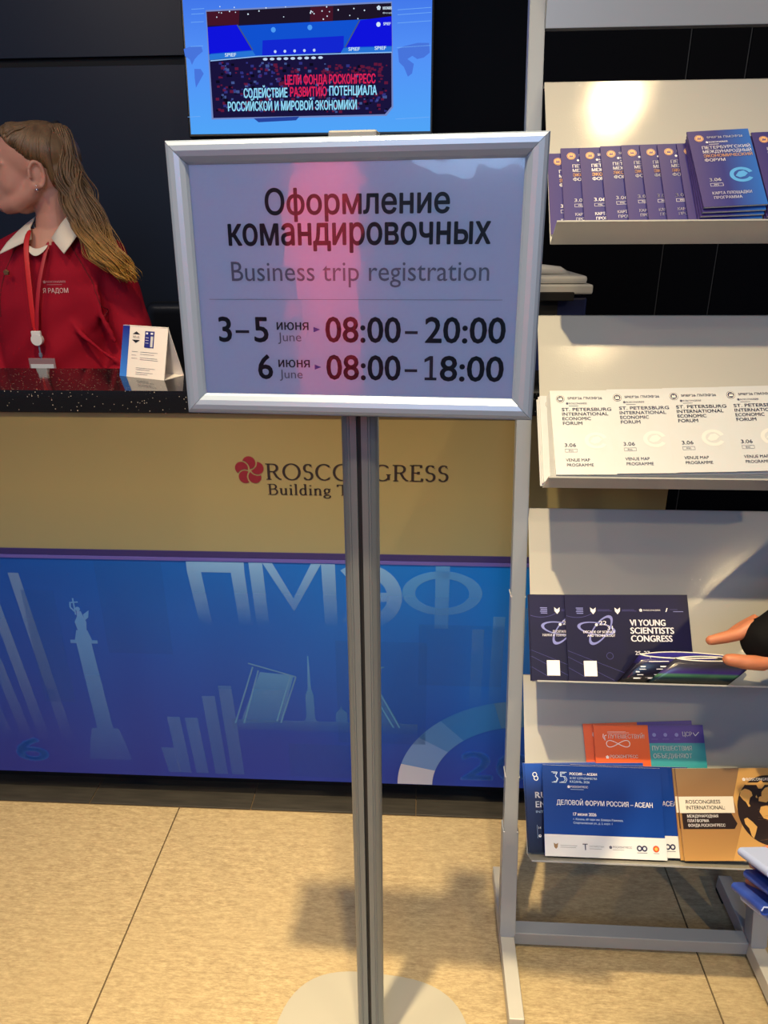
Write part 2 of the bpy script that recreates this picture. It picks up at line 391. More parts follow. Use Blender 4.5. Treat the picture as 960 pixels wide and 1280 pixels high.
bm = bmesh.new(); g = .0016; S = 1.216
box(bm, g, S - g, g, S - g, -.02, 0, bev=.0008); t0 = bm_obj('floor_tile', bm, TILE, floor)
first = True
for i in range(-3, 4):
    for j in range(1, 5):
        t = t0 if first else t0.copy()
        if not first: C.objects.link(t)
        first = False
        t.location = (-.624 + S * (i - 0), STRIP - S * j, 0)
WOOD = mat('dark_plank', rgb(58, 56, 54), .5, var=(10, .7, rgb(40, 39, 39), (1, 9, 1)), bump=(60, .2, (.3, 3, 1)))
bm = bmesh.new(); box(bm, .001, .433, .0015, .205, -.02, -.001, bev=.0012); p0 = bm_obj('floor_plank', bm, WOOD, floor)
first = True
for r_ in range(8):
    for i in range(-8, 9):
        t = p0 if first else p0.copy()
        if not first: C.objects.link(t)
        first = False
        t.location = (-.87 + .4345 * i + (.17 if r_ % 2 else 0), STRIP + .003 + .207 * r_, 0)

WALLM = mat('navy_wall_panel', rgb(34, 42, 58), .42, spec=.35, var=(3, .3, rgb(30, 38, 54)))
WALLD = mat('black_wall_panel', rgb(5, 6, 12), .5, spec=.06)
wall = tag(empty('wall_back', cz(0, 2.85), -TH), kind='structure')
mbox('wall_core', (-4.2, 4.3, .02, .12, 0, 3.4), BLACK, wall)
bm = bmesh.new(); box(bm, -1.15, 1.15, 0, .02, .005, 1.958, bev=.001); lo = bm_obj('wall_panel', bm, WALLM, wall)
bm = bmesh.new(); box(bm, -1.15, 1.15, 0, .02, 1.986, 3.4, bev=.001); hi = bm_obj('wall_panel', bm, WALLM, wall)
lo.location.x = hi.location.x = -3.555
for s_ in (lo, hi):
    c = s_.copy(); C.objects.link(c); c.location.x = -1.25
for x0, x1 in ((-.096, .885), (.889, 1.083), (1.087, 1.9), (1.904, 2.9), (2.904, 4.2)):
    mbox('wall_panel', (x0 + .001, x1 - .001, 0, .02, .005, 3.4), WALLD, wall, bev=.001)

for x0 in (.8855, 1.0835, 1.9005): mbox('joint_strip', (x0, x0 + .003, .004, .02, .005, 3.4), mat('joint_strip', rgb(58, 58, 62), .5), wall)

# ================================================================== RECEPTION COUNTER
counter = tag(empty('reception_counter', cz(0, 1.4458), -TH), 'long reception counter with black speckled worktop, gold upper front and blue printed lower front', 'counter')
def granite():
    m = bpy.data.materials.new('black_speckled_stone'); m.use_nodes = True; nt = m.node_tree; b = nt.nodes['Principled BSDF']
    tc = nt.nodes.new('ShaderNodeTexCoord')
    v = nt.nodes.new('ShaderNodeTexVoronoi'); v.inputs['Scale'].default_value = 210; nt.links.new(tc.outputs['Object'], v.inputs['Vector'])
    sc = nt.nodes.new('ShaderNodeSeparateColor'); nt.links.new(v.outputs['Color'], sc.inputs[0])
    lt = nt.nodes.new('ShaderNodeMath'); lt.operation = 'LESS_THAN'; lt.inputs[1].default_value = .22; nt.links.new(v.outputs['Distance'], lt.inputs[0])
    gt = nt.nodes.new('ShaderNodeMath'); gt.operation = 'GREATER_THAN'; gt.inputs[1].default_value = .80; nt.links.new(sc.outputs[0], gt.inputs[0])
    mu = nt.nodes.new('ShaderNodeMath'); mu.operation = 'MULTIPLY'; nt.links.new(lt.outputs[0], mu.inputs[0]); nt.links.new(gt.outputs[0], mu.inputs[1])
    mx = nt.nodes.new('ShaderNodeMix'); mx.data_type = 'RGBA'; nt.links.new(mu.outputs[0], mx.inputs[0])
    mx.inputs[6].default_value = (*rgb(20, 20, 25), 1); mx.inputs[7].default_value = (*rgb(170, 160, 150), 1)
    nt.links.new(mx.outputs[2], b.inputs['Base Color']); b.inputs['Roughness'].default_value = .07
    return m
GRAN = granite()
XL, XR = -2.3, .527
mbox('worktop', (XL - .01, XR + .008, -.006, .25, 1.052, 1.10), GRAN, counter, bev=.0012)
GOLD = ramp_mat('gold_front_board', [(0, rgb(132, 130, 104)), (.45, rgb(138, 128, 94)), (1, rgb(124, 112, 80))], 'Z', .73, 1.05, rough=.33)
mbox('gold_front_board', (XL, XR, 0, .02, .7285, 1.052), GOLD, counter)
mbox('violet_trim', (XL, XR, -.002, .02, .7125, .7285), mat('violet_trim', rgb(42, 38, 104), .3), counter)
mbox('violet_trim', (XL, XR, -.004, .02, .705, .7125), mat('light_violet_trim', rgb(84, 80, 170), .3), counter)
def blue_board():
    m = bpy.data.materials.new('blue_printed_board'); m.use_nodes = True; nt = m.node_tree; b = nt.nodes['Principled BSDF']
    tc = nt.nodes.new('ShaderNodeTexCoord'); sp = nt.nodes.new('ShaderNodeSeparateXYZ'); nt.links.new(tc.outputs['Object'], sp.inputs[0])
    a = nt.nodes.new('ShaderNodeMapRange'); a.inputs[1].default_value = -.95; a.inputs[2].default_value = .25; nt.links.new(sp.outputs['X'], a.inputs[0])
    c = nt.nodes.new('ShaderNodeMapRange'); c.inputs[1].default_value = .07; c.inputs[2].default_value = .70; nt.links.new(sp.outputs['Z'], c.inputs[0])
    def mix(f, A, B):
        n = nt.nodes.new('ShaderNodeMix'); n.data_type = 'RGBA'; nt.links.new(f, n.inputs[0])
        for s_, v in ((6, A), (7, B)):
            if isinstance(v, tuple): n.inputs[s_].default_value = (*v, 1)
            else: nt.links.new(v, n.inputs[s_])
        return n.outputs[2]
    top = mix(a.outputs[0], rgb(14, 74, 172), rgb(0, 108, 214)); bot = mix(a.outputs[0], rgb(30, 46, 150), rgb(16, 56, 172))
    nz = nt.nodes.new('ShaderNodeTexNoise'); nz.inputs['Scale'].default_value = 1.6; nt.links.new(tc.outputs['Object'], nz.inputs['Vector'])
    ad = nt.nodes.new('ShaderNodeMath'); ad.operation = 'MULTIPLY_ADD'; ad.inputs[1].default_value = .7; ad.inputs[2].default_value = -.35; nt.links.new(nz.outputs['Fac'], ad.inputs[0])
    s2 = nt.nodes.new('ShaderNodeMath'); s2.operation = 'ADD'; s2.use_clamp = True; nt.links.new(c.outputs[0], s2.inputs[0]); nt.links.new(ad.outputs[0], s2.inputs[1])
    nt.links.new(mix(s2.outputs[0], bot, top), b.inputs['Base Color']); b.inputs['Roughness'].default_value = .38; b.inputs['Specular IOR Level'].default_value = .3
    return m
mbox('blue_printed_board', (XL, XR, -.002, .02, .07, .705), blue_board(), counter)
mbox('cabinet_body', (XL + .01, XR - .01, .02, .245, .07, 1.052), mat('counter_carcass', rgb(30, 30, 36), .5), counter)
mbox('plinth', (XL + .06, XR - .05, .06, .22, 0.0, .07), BLACK, counter)
mbox('staff_desk', (XL + .01, XR - .01, .245, .46, .72, .75), mat('desk_laminate', rgb(70, 66, 64), .5), counter)

# lettering and logo on the gold board
pr = Print(); RED = mat('wine_red_ink', rgb(112, 20, 42), .45); DK = mat('dark_brown_ink', rgb(30, 22, 28), .5)
rosette(pr, -.3745, .925, .0335, RED)
serif(pr, 'ROSCONGRESS', -.340, .9045, .037, .402, DK)
serif(pr, 'Building Trust', -.338, .8695, .025, .247, DK, thick=.18)
pr.build('printed_lettering', counter, (0, -.0004, 0), FRONT)

# artwork on the blue board
pr = Print(.0003)
def fade(name, c, z0, z1, a0, a1): return ramp_mat(name, [(0, c), (1, c)], 'Y', z0, z1, rough=.3, alphas=[a0, a1])
LT = fade('pale_letter_ink', rgb(126, 182, 246), .535, .705, .0, .72)
LT2 = fade('blue_letter_ink', rgb(84, 160, 240), .50, .705, .12, .62)
Zb = .537; Zt = .703
pr.poly([(-.540, Zt), (-.376, Zt + .002), (-.386, Zb), (-.41, Zb), (-.410, Zt - .026), (-.512, Zt - .028), (-.500, Zb), (-.530, Zb)][:0] or [(-.540, Zt), (-.405, Zt), (-.405, Zt - .027), (-.540, Zt - .027)], LT)
pr.poly([(-.540, Zt - .027), (-.507, Zt - .027), (-.494, Zb), (-.524, Zb)], LT)
pr.poly([(-.437, Zt - .027), (-.405, Zt - .027), (-.398, Zb), (-.428, Zb)], LT)
M0, M1 = -.394, -.194
pr.poly([(M0, Zt), (M0 + .032, Zt), (M0 + .038, Zb), (M0 + .008, Zb)], LT)
pr.poly([(M1 - .032, Zt), (M1, Zt), (M1 + .002, Zb), (M1 - .028, Zb)], LT)
pr.poly([(M0 + .032, Zt), (M0 + .055, Zt), (-.294, .612), (-.294, .577)], LT); pr.poly([(M1 - .055, Zt), (M1 - .032, Zt), (-.294, .577), (-.294, .612)], LT)
pr.ring(-.128, .620, .054, .088, LT, 1, R(-128), R(128), k=.97); pr.rect(-.125, .608, -.072, .632, LT)
pr.ring(.052, .633, .062, .092, LT2, 1, k=.62, n=40); pr.rect(.036, .54, .068, .703, LT2, 1)
COLM = fade('column_ink', rgb(90, 150, 232), .14, .60, .08, .75)
pr.poly([(-.838, .475), (-.800, .475), (-.784, .22), (-.826, .22)], COLM)
pr.rect(-.852, .475, -.784, .4845, COLM); pr.poly([(-.840, .4845), (-.797, .4845), (-.804, .512), (-.832, .512)], COLM)
pr.poly([(-.840, .22), (-.770, .22), (-.760, .185), (-.748, .12), (-.862, .12), (-.850, .185)], COLM)
pr.poly([(-.828, .512), (-.806, .512), (-.803, .535), (-.808, .55), (-.812, .565), (-.822, .566), (-.824, .55), (-.832, .535)], COLM)
pr.poly([(-.806, .54), (-.796, .548), (-.792, .568), (-.808, .556)], COLM); pr.disc(-.8185, .571, .006, COLM, 1, 12)
pr.line([(-.826, .563), (-.836, .575), (-.834, .590)], .004, COLM, 1); pr.line([(-.826, .60), (-.826, .555)], .0035, COLM, 1); pr.line([(-.836, .588), (-.815, .590)], .0035, COLM, 1)
BAR = fade('bar_ink_left', rgb(110, 150, 215), .18, .68, .0, .62); BAR2 = fade('bar_ink_mid', rgb(70, 120, 210), .10, .40, .25, .55); BAR3 = fade('bar_ink_right', rgb(90, 160, 230), .30, .62, .0, .38)
for x, z in ((-1.13, .45), (-1.08, .52), (-1.035, .585), (-.972, .665)):
    pr.poly([(x, z), (x + .026, z), (x + .08, .16), (x + .05, .16)], BAR)
for x, z in ((-.665, .165), (-.638, .263), (-.592, .262), (-.541, .330), (-.497, .362)): pr.poly([(x, z), (x + .033, z), (x + .045, .085), (x + .012, .085)], BAR2)
for x, z in ((.125, .54), (.172, .575), (.222, .6), (.272, .63)): pr.rect(x, .32, x + .028, z, BAR3)
BR = fade('bridge_ink', rgb(80, 150, 225), .22, .43, .15, .62); BRL = mat('bridge_line_ink', rgb(90, 150, 215), .3, alpha=.55)
pr.poly([(-.388, .405), (-.305, .398), (-.345, .255), (-.450, .250)], BR); pr.poly([(-.155, .41), (-.125, .42), (-.045, .262), (-.135, .262)], BR)
for a, b in (((-.416, .43), (-.300, .394)), ((-.405, .42), (-.462, .25)), ((-.392, .41), (-.44, .25)), ((-.300, .394), (-.345, .255)), ((-.312, .40), (-.355, .26)), ((-.083, .429), (-.165, .402)), ((-.125, .42), (-.045, .25)), ((-.140, .41), (-.06, .25))): pr.line([a, b], .004, BRL, 2)
pr.poly([(-.2695, .455), (-.2665, .455), (-.264, .36), (-.258, .34), (-.258, .275), (-.252, .262), (-.286, .262), (-.279, .275), (-.279, .34), (-.272, .36)], BR)
pr.poly([(-.205, .262), (-.205, .29), (-.193, .302), (-.191, .315), (-.188, .302), (-.176, .29), (-.176, .262)], BR); pr.rect(-.47, .23, .0, .262, fade('water_ink', rgb(60, 120, 210), .22, .262, .0, .35))
AX, AZ = .262, .052
for i, (a0, a1, c, al) in enumerate(((180, 166, (176, 188, 226), .95), (166, 146, (92, 136, 214), .95), (146, 131, (60, 120, 205), .9), (131, 104, (24, 104, 196), .9), (104, 88, (56, 110, 180), .85), (88, 40, (70, 120, 190), .8))):
    pr.ring(AX, AZ + .02, .222, .312, mat('arc_ink_%s' % 'abcdef'[i], rgb(*c), .3, alpha=al), 1, R(a0), R(a1), n=12, k=.86)
NUM = mat('faint_number_ink', rgb(40, 112, 235), .3, alpha=.36)
pr.text('2026', .11, .095, .085, NUM, width=.36, bold=.03, layer=1); pr.text('6', -1.06, .11, .07, NUM, width=.09, bold=.03, layer=1)
SQ = mat('tone_block_ink', rgb(20, 92, 190), .3, alpha=.12)
for a in ((-.76, .45, -.60, .70), (-.2, .20, .02, .50), (-.33, .085, -.17, .19), (.0, .38, .2, .55), (-.95, .3, -.87, .62)): pr.rect(a[0], a[1], a[2], a[3], SQ, 1)
# the layers of artwork lie a hair in front of the board
pr.build('printed_artwork', counter, (0, -.0026, 0), FRONT)

# ================================================================== TELEVISION
tvw, tvh = .822, .466
tv = tag(empty('television', cz(-.398, 2.70, 1.722), rot=(R(-6.5), 0, -TH)), 'wall-mounted television showing a hall audience and bold slogan on pale blue', 'television')
mbox('screen_housing', (-tvw / 2 - .008, tvw / 2 + .008, .0, .045, -.010, tvh + .008), mat('tv_black', rgb(10, 10, 12), .3), tv, bev=.004)
mbox('wall_bracket', (-.12, .12, .045, .10, .1, .3), BLACK, tv)
SCR = ramp_mat('screen_glow', [(0, rgb(84, 170, 255)), (.5, rgb(86, 150, 255)), (1, rgb(60, 110, 235))], 'Z', 0, tvh, emit=1.0, rough=.5, spec=0)
mbox('screen', (-tvw / 2, tvw / 2, -.0015, .002, 0, tvh), SCR, tv)
def em(name, r, g, b, s=1.0): return mat(name, (0, 0, 0), .5, emit=rgb(r, g, b), estr=s, spec=0.0)
def tp(px, py):                       # photo pixel on the screen -> position on the screen's own face
    xl = 228 + 17 * py / 172; xr = 537; u = (px - xl) / (xr - xl); yb = 172.5 - 7.5 * u
    return (-tvw / 2 + u * tvw, (yb - py) / 172 * .405)
pr = Print(.0003)
P = lambda pts, m, l: pr.poly([tp(*p) for p in pts], m, l)
P([(258, 15), (460, 5), (488, 4), (492, 135), (484, 146), (270, 153)], em('tv_frame_line', 120, 140, 200), 1)
P([(259, 17), (460, 7), (487, 6), (490, 134), (482, 144), (272, 151)], em('tv_dark_crowd', 26, 20, 62), 2)
P([(259, 17), (487, 6), (488, 24), (261, 34)], em('tv_ceiling', 30, 22, 40), 3)
P([(259, 17), (300, 15), (300, 33), (261, 34)], em('tv_ceiling_red', 70, 22, 40), 4); P([(388, 11), (416, 10), (416, 28), (388, 29)], em('tv_ceiling_red', 70, 22, 40), 4)
P([(262, 36), (488, 24), (489, 62), (400, 68), (266, 75)], em('tv_stage', 18, 84, 214), 4)
P([(330, 52), (430, 46), (430, 66), (330, 71)], em('tv_stage_deep', 20, 40, 215), 5)
P([(261, 36), (298, 33), (318, 64), (264, 69)], em('tv_side_screen', 16, 20, 226), 6); P([(449, 27), (488, 22), (489, 58), (432, 60)], em('tv_side_screen', 16, 20, 226), 6)
for a, b in (((298, 33), (318, 64)), ((449, 27), (432, 60))): pr.line([tp(*a), tp(*b)], .004, em('tv_steel_line', 70, 90, 130), 7)
P([(264, 70), (318, 65), (322, 71), (265, 77)], em('tv_banner_strip', 40, 120, 220), 7); P([(430, 61), (489, 59), (489, 66), (426, 68)], em('tv_banner_strip', 40, 120, 220), 7)
pr.line([tp(266, 78), tp(325, 72), tp(400, 69), tp(489, 66)], .003, em('tv_edge_glow', 150, 200, 255), 8)
LW = em('tv_white', 220, 240, 255)
for i in range(26):
    x = 262 + random.random() * 220; y = 10 + random.random() * 16; a = tp(x, y); pr.disc(a[0], a[1], .0016 + random.random() * .001, LW, 8, 8)
for i in range(9): a = tp(334 + i * 8.5, 75.5 - i * .3); pr.disc(a[0], a[1], .008, em('tv_stage_seat', 200, 225, 255), 8, 10, ry=.004)
for i in range(5): a = tp(346 + i * 12, 66 - i * .5); pr.disc(a[0], a[1], .0045, em('tv_stage_seat', 200, 225, 255), 8, 10)
for x, y in ((343, 39), (388, 36)): a = tp(x, y); pr.disc(a[0], a[1], .008, em('tv_lamp', 80, 160, 250), 8, 12)
crowd = [em('crowd_blue', 50, 52, 130), em('crowd_red', 100, 26, 60), em('crowd_slate', 70, 90, 150), em('crowd_black', 12, 10, 30)]
for i in range(420):
    x = 276 + random.random() * 208; y = 80 + random.random() * 62; a = tp(x, y); s_ = .0025 + .004 * random.random()
    m_ = crowd[1] if (x > 400 and y < 105 and random.random() < .8) or random.random() < .12 else random.choice(crowd)
    pr.rect(a[0] - s_, a[1] - s_ * .7, a[0] + s_, a[1] + s_ * .7, m_, 5)
CY = em('tv_text_cyan', 150, 225, 255, 1.0); RD = em('tv_text_red', 226, 36, 90, 1.0)
def tvtext(s, xa, xb, y, cap, m, b=.02):
    a = tp(xa, y); c = tp(xb, y); pr.text(s, a[0], (a[1] + c[1]) / 2, cap, m, width=c[0] - a[0], bold=b, layer=10)
tvtext('ЦЕЛИ ФОНДА РОСКОНГРЕСС', 359, 470, 106, .026, RD)
tvtext('СОДЕЙСТВИЕ', 309, 363, 124, .026, CY); tvtext('РАЗВИТИЮ', 366, 411, 122, .026, RD); tvtext('ПОТЕНЦИАЛА', 414, 472, 120, .026, CY)
tvtext('РОССИЙСКОЙ И МИРОВОЙ ЭКОНОМИКИ', 290, 448, 140, .026, CY)
tvtext('SPIEF', 284, 298, 72.5, .010, LW); tvtext("SPIEF", 436, 450, 64.5, .010, LW); tvtext("SPIEF", 468, 482, 63, .010, LW)
a = tp(472, 12); rosette(pr, a[0], a[1], .007, LW, 9); tvtext('ROSCONGRESS', 477, 488, 14, .008, LW)
tvtext('Фонд', 477, 488, 19, .004, LW, 0); a = tp(472, 32); pr.disc(a[0], a[1], .007, LW, 8, 12); tvtext('SPIEF', 478, 487, 33, .008, LW)
MP = em('tv_map_tint', 74, 120, 226)
for blob in ([(232, 63), (240, 60), (254, 60), (256, 66), (250, 71), (246, 76), (243, 83), (240, 76), (234, 72)], [(246, 88), (254, 88), (258, 94), (253, 104), (249, 112), (247, 100)],
             [(496, 62), (504, 58), (520, 54), (534, 54), (535, 66), (528, 72), (520, 74), (514, 70), (508, 74), (516, 80), (514, 92), (509, 96), (504, 84), (498, 78)]):
    P(blob, MP, 1)
for y in (14, 20, 30, 60, 150): pr.line([tp(240, y), tp(256, y - 1)], .0015, em('tv_hair_line', 120, 180, 255), 1); pr.line([tp(495, y), tp(536, y - 3)], .0015, em('tv_hair_line', 120, 180, 255), 1)
P([(322, 151), (378, 148), (374, 153), (328, 156)], em('tv_tab', 40, 70, 160), 3)
pr.build('screen_picture', tv, (0, -.0018, 0), FRONT)

# ================================================================== SIGN STAND
yaw = .1315; tilt = .0583
stand = tag(empty('sign_stand', (-.0290, .8500, 0), -yaw), 'silver floor stand with a framed white sign of opening hours on one grooved pole', 'sign stand')
# base plate: rounded, beige grey
BASE = mat('beige_base_plate', rgb(166, 164, 156), .5)
bm = bmesh.new(); pts = []
for i in range(56):
    a = 2 * pi * i / 56; c_, s_ = cos(a), sin(a); n_ = 2.9
    pts.append((.186 * abs(c_) ** (2 / n_) * (1 if c_ > 0 else -1), -.036 + .170 * abs(s_) ** (2 / n_) * (1 if s_ > 0 else -1)))
prism(bm, pts, 0, .007, 'z')
bmesh.ops.bevel(bm, geom=[e for e in bm.edges if all(abs(v.co.z - .007) < 1e-6 for v in e.verts)], offset=.002, segments=2, affect='EDGES')
bm_obj('base_plate', bm, BASE, stand)
# pole profile (plan view), extruded upwards: a flat oval with a deep slot and shallow side grooves
def polepts():
    h, d = .0255, .014
    right = [(.0032, -d + .007), (.0032, -d), (.0036, -d), (.0120, -d), (.0125, -d + .0008), (.0130, -d), (.0150, -d + .0002), (.0156, -d + .0012), (.0164, -d + .0008), (.0215, -.0095), (.0245, -.005), (h, 0)]
    rb = [(x, -y) for x, y in right[::-1]]
    full = right + rb[1:]
    left = [(-x, y) for x, y in full[::-1]]
    return full + left
bm = bmesh.new(); pp = polepts(); pp = [(x * .92, y * .92) for x, y in pp]; prism(bm, pp, .012, 1.50, 'z')
bmesh.ops.triangulate(bm, faces=[f for f in bm.faces if len(f.verts) > 4])
bm_obj('pole', bm, ALU_P, stand)
mbox('slot', (-.0028, .0028, -.0080, -.0040, .012, 1.49), SLOT, stand)
mbox('foot_socket', (-.030, .030, -.018, .018, .006, .016), mat('dark_socket', rgb(60, 62, 68), .5), stand, bev=.002)
mbox('top_cap', (-.026, .026, -.0145, .0145, 1.50, 1.508), mat('cap_plastic', rgb(120, 124, 130), .4), stand, bev=.002)
# sign frame in its own plane
FW, FH = .452, .3265; KS = .8934                # the frame is an A3 poster frame scaled KS
ROT = Euler((pi / 2 - tilt, 0, 0))
Mz = Matrix.Rotation(-yaw, 4, 'Z')
so = Mz.inverted() @ (Vector((-.0356 * KS, .9122 * KS, CAM_Z + (1.3483 - CAM_Z) * KS)) - Vector((-.0290, .8500, 0)))
Msign = Matrix.Translation(so) @ ROT.to_matrix().to_4x4() @ Matrix.Rotation(.0033, 4, 'Z') @ Matrix.Scale(KS, 4)
def snap_rail(L, T=.0262):
    """one mitred rail along +x, outer edge at y=0, inner edge at y=-T, curved face"""
    bm = bmesh.new(); prof = [(0, -.006), (0, .004), (.002, .0075), (.006, .0098), (.012, .0105), (.018, .0092), (.0235, .0058), (T, .0022), (T, -.006)]
    A = [bm.verts.new((-L / 2 + y, -y, z)) for y, z in prof]; B = [bm.verts.new((L / 2 - y, -y, z)) for y, z in prof]
    n = len(prof)
    for i in range(n): bm.faces.new((A[i], A[(i + 1) % n], B[(i + 1) % n], B[i]))
    bm.faces.new(A); bm.faces.new(B[::-1]); bmesh.ops.recalc_face_normals(bm, faces=bm.faces)
    return bm
for L, a, d in ((FW, 0, FH / 2), (FW, pi, FH / 2), (FH, pi / 2, FW / 2), (FH, -pi / 2, FW / 2)):
    o = bm_obj('frame_rail', snap_rail(L - .0006), ALU, stand)
    o.matrix_local = Msign @ Matrix.Rotation(a, 4, 'Z') @ Matrix.Translation((0, d, 0))
o = mbox('back_board', (-FW / 2 + .004, FW / 2 - .004, -FH / 2 + .004, FH / 2 - .004, -.0075, -.0005), mat('board_grey', rgb(120, 124, 130), .5), stand); o.matrix_local = Msign
o = mbox('poster', (-.2035, .2035, -.1405, .1405, -.0005, .0012), POSTER, stand); o.matrix_local = Msign
fm = bpy.data.materials.new('clear_film'); fm.use_nodes = True; nt = fm.node_tree; nt.nodes.remove(nt.nodes['Principled BSDF'])
fr = nt.nodes.new('ShaderNodeFresnel'); fr.inputs[0].default_value = 1.55; tb_ = nt.nodes.new('ShaderNodeBsdfTransparent'); gl = nt.nodes.new('ShaderNodeBsdfGlossy'); gl.inputs['Roughness'].default_value = .03
nz = nt.nodes.new('ShaderNodeTexNoise'); nz.inputs['Scale'].default_value = 9; tc_ = nt.nodes.new('ShaderNodeTexCoord'); bp = nt.nodes.new('ShaderNodeBump'); bp.inputs['Strength'].default_value = .5; bp.inputs['Distance'].default_value = .003
nt.links.new(tc_.outputs['Object'], nz.inputs['Vector']); nt.links.new(nz.outputs['Fac'], bp.inputs['Height']); nt.links.new(bp.outputs[0], gl.inputs['Normal'])
mxs = nt.nodes.new('ShaderNodeMixShader'); nt.links.new(fr.outputs[0], mxs.inputs[0]); nt.links.new(tb_.outputs[0], mxs.inputs[1]); nt.links.new(gl.outputs[0], mxs.inputs[2]); nt.links.new(mxs.outputs[0], nt.nodes['Material Output'].inputs[0])
bm = bmesh.new(); bmesh.ops.create_grid(bm, x_segments=24, y_segments=16, size=1)
for v in bm.verts: v.co = Vector((v.co.x * .2, v.co.y * .137, .0022))
o = bm_obj('clear_film', bm, fm, stand, True); o.matrix_local = Msign
o = mbox('pole_clamp', (-.022, .022, -.05, .05, -.0225, -.0075), mat('clamp_grey', rgb(90, 94, 100), .4, .5), stand); o.matrix_local = Msign
pr = Print(.0002)
def st(s, x0, x1, y, cap, m, b): pr.text(s, x0, y, cap, m, width=x1 - x0, bold=b, layer=2)
st('Оформление', -.1075, .1160, .0805, .0268, INK, .018)
st('командировочных', -.1560, .1650, .0460, .0300, INK, .018)
st('Business trip registration', -.1548, .1650, .0040, .0228, INKG, -.006)
pr.rect(-.1864, -.0184, .1822, -.0179, INKG, 1)
for y, s1, xa in ((-.0700, '3–5', -.1775), (-.1168, '6', -.1275)):
    dy = y + .0700
    if s1 == '6': st('6', -.1275, -.1075, y, .0298, INK, .016)
    else: st('3', -.1770, -.1595, y, .0298, INK, .016); pr.rect(-.1545, y + .0105, -.1365, y + .0140, INK, 2); st('5', -.1300, -.1110, y, .0298, INK, .016)
    st('июня', -.1000, -.0585, y + .0148, .0118, INK, .014); st('June', -.0990, -.0685, y + .0008, .0108, INKG, -.004)
    pr.poly([(-.0522, y + .0122), (-.0522, y + .0188), (-.0435, y + .0155)], INKB, 2)
    st('08:00', -.0370, .0590, y + .0006, .0298, INK, .016); pr.rect(.0640, y + .0110, .0800, y + .0145, INK, 2); st('20:00' if s1 != '6' else '8:00', .0890 if s1 != '6' else .1085, .1880, y + .0010, .0298, INK, .016)
    if s1 == '6': pr.rect(.0955, y + .0012, .0998, y + .0312, INK, 2); pr.rect(.0895, y + .0010, .1045, y + .0045, INK, 2); pr.poly([(.0890, y + .0232), (.0890, y + .0272), (.0955, y + .0312), (.0970, y + .0268)], INK, 2)
o = pr.build('printed_lettering', stand); o.matrix_local = Msign @ Matrix.Translation((0, 0, .0012))

# ================================================================== LITERATURE RACK
RK = Vector((.2605794, 1.03482043, 0))
rack = tag(empty('literature_rack', RK, -TH), 'grey metal literature rack with sloping shelves leaning back beside the sign', 'rack')
LEAN = R(14.5); PSI = R(36); W0, W1 = .0045, .4835
def post_y(z): return (z - .05) * math.tan(LEAN)
def post(x0, x1, name='post'):
    bm = bmesh.new(); d = .028
    prism(bm, [(post_y(.045) - .003, .045), (post_y(.045) + d - .003, .045), (post_y(1.95) + d, 1.95), (post_y(1.95), 1.95)], x0, x1, 'x')
    bmesh.ops.bevel(bm, geom=bm.edges[:], offset=.0016, segments=2, affect='EDGES')
    p = bm_obj(name, bm, RACK, rack)
    for z in (.745, .385):                       # joint rings where the tube sections meet
        bm = bmesh.new(); y = post_y(z); box(bm, x0 - .0012, x1 + .0012, y - .0012, y + d + .0012, z - .0012, z + .0012)
        bm_obj('joint_ring', bm, mat('bright_joint', rgb(200, 204, 212), .4, .3), p)
    bm = bmesh.new(); prism(bm, [(post_y(.05) - .0045, .05), (post_y(.05) + d + .0015, .05), (post_y(.272) + d + .002, .272), (post_y(.272) - .002, .272)], x0 - .0022, x1 + .0022, 'x')
    bmesh.ops.bevel(bm, geom=bm.edges[:], offset=.001, segments=1, affect='EDGES')
    bm_obj('sleeve', bm, RACK, p)
    return p
post(-.0235, .0040); post(.4845, .5120)
def foot(x0, x1):
    bm = bmesh.new(); box(bm, x0, x1, -.168, .172, .012, .046, bev=.0015); f = bm_obj('foot', bm, mat('pale_grey_foot', rgb(186, 186, 184), .4, .1), rack)
    for y in (-.150, .155):
        bm = bmesh.new(); box(bm, x0 + .002, x1 - .002, y - .018, y + .018, 0, .0125); bm_obj('rubber_pad', bm, BLACK, f)
foot(-.0240, .0045); foot(.4840, .5130)
mbox('cross_bar', (.0045, .484, .006, .036, .014, .046), RACK, rack, bev=.0015)
mbox('header_panel', (.0045, .484, post_y(1.739) - .0, post_y(1.739) + .02, 1.739, 1.95), RACK, rack, bev=.001)
TOPS = [(.40, 1.651), (.29, 1.265), (.232, .911), (.14, .594)]
SL = .325; TR_ = .058
Uv = Vector((0, sin(PSI), cos(PSI))); Nv = Vector((0, -cos(PSI), sin(PSI)))
def shelf_origin(k): ty, tz = TOPS[k]; return Vector((0, ty, tz)) - Uv * SL
for k in range(4):
    O = shelf_origin(k)
    root = empty('shelf', O, rot=(pi / 2 - PSI, 0, 0)); root.parent = rack          # local: x right, y up the panel, z out of it
    t = .0016
    bm = bmesh.new(); box(bm, W0, W1, -.0005, SL, -t, 0); box(bm, W0, W1, SL - .0015, SL, -.012, 0)
    bm_obj('back_panel', bm, PANEL, root)
    bm = bmesh.new(); box(bm, W0, W1, -t, 0, 0, TR_); bm_obj('tray', bm, PANEL, root)
    bm = bmesh.new(); box(bm, W0, W1, -t - .0003, .0008, TR_ - .0008, TR_ + .0003); bm_obj('tray_edge', bm, mat('tray_edge_bright', rgb(150, 152, 156), .4), root)
    for x in (.03, .43):
        bm = bmesh.new(); box(bm, x, x + .02, SL - .10, SL - .03, -.03, -t); bm_obj('hook_bracket', bm, RACK, root)

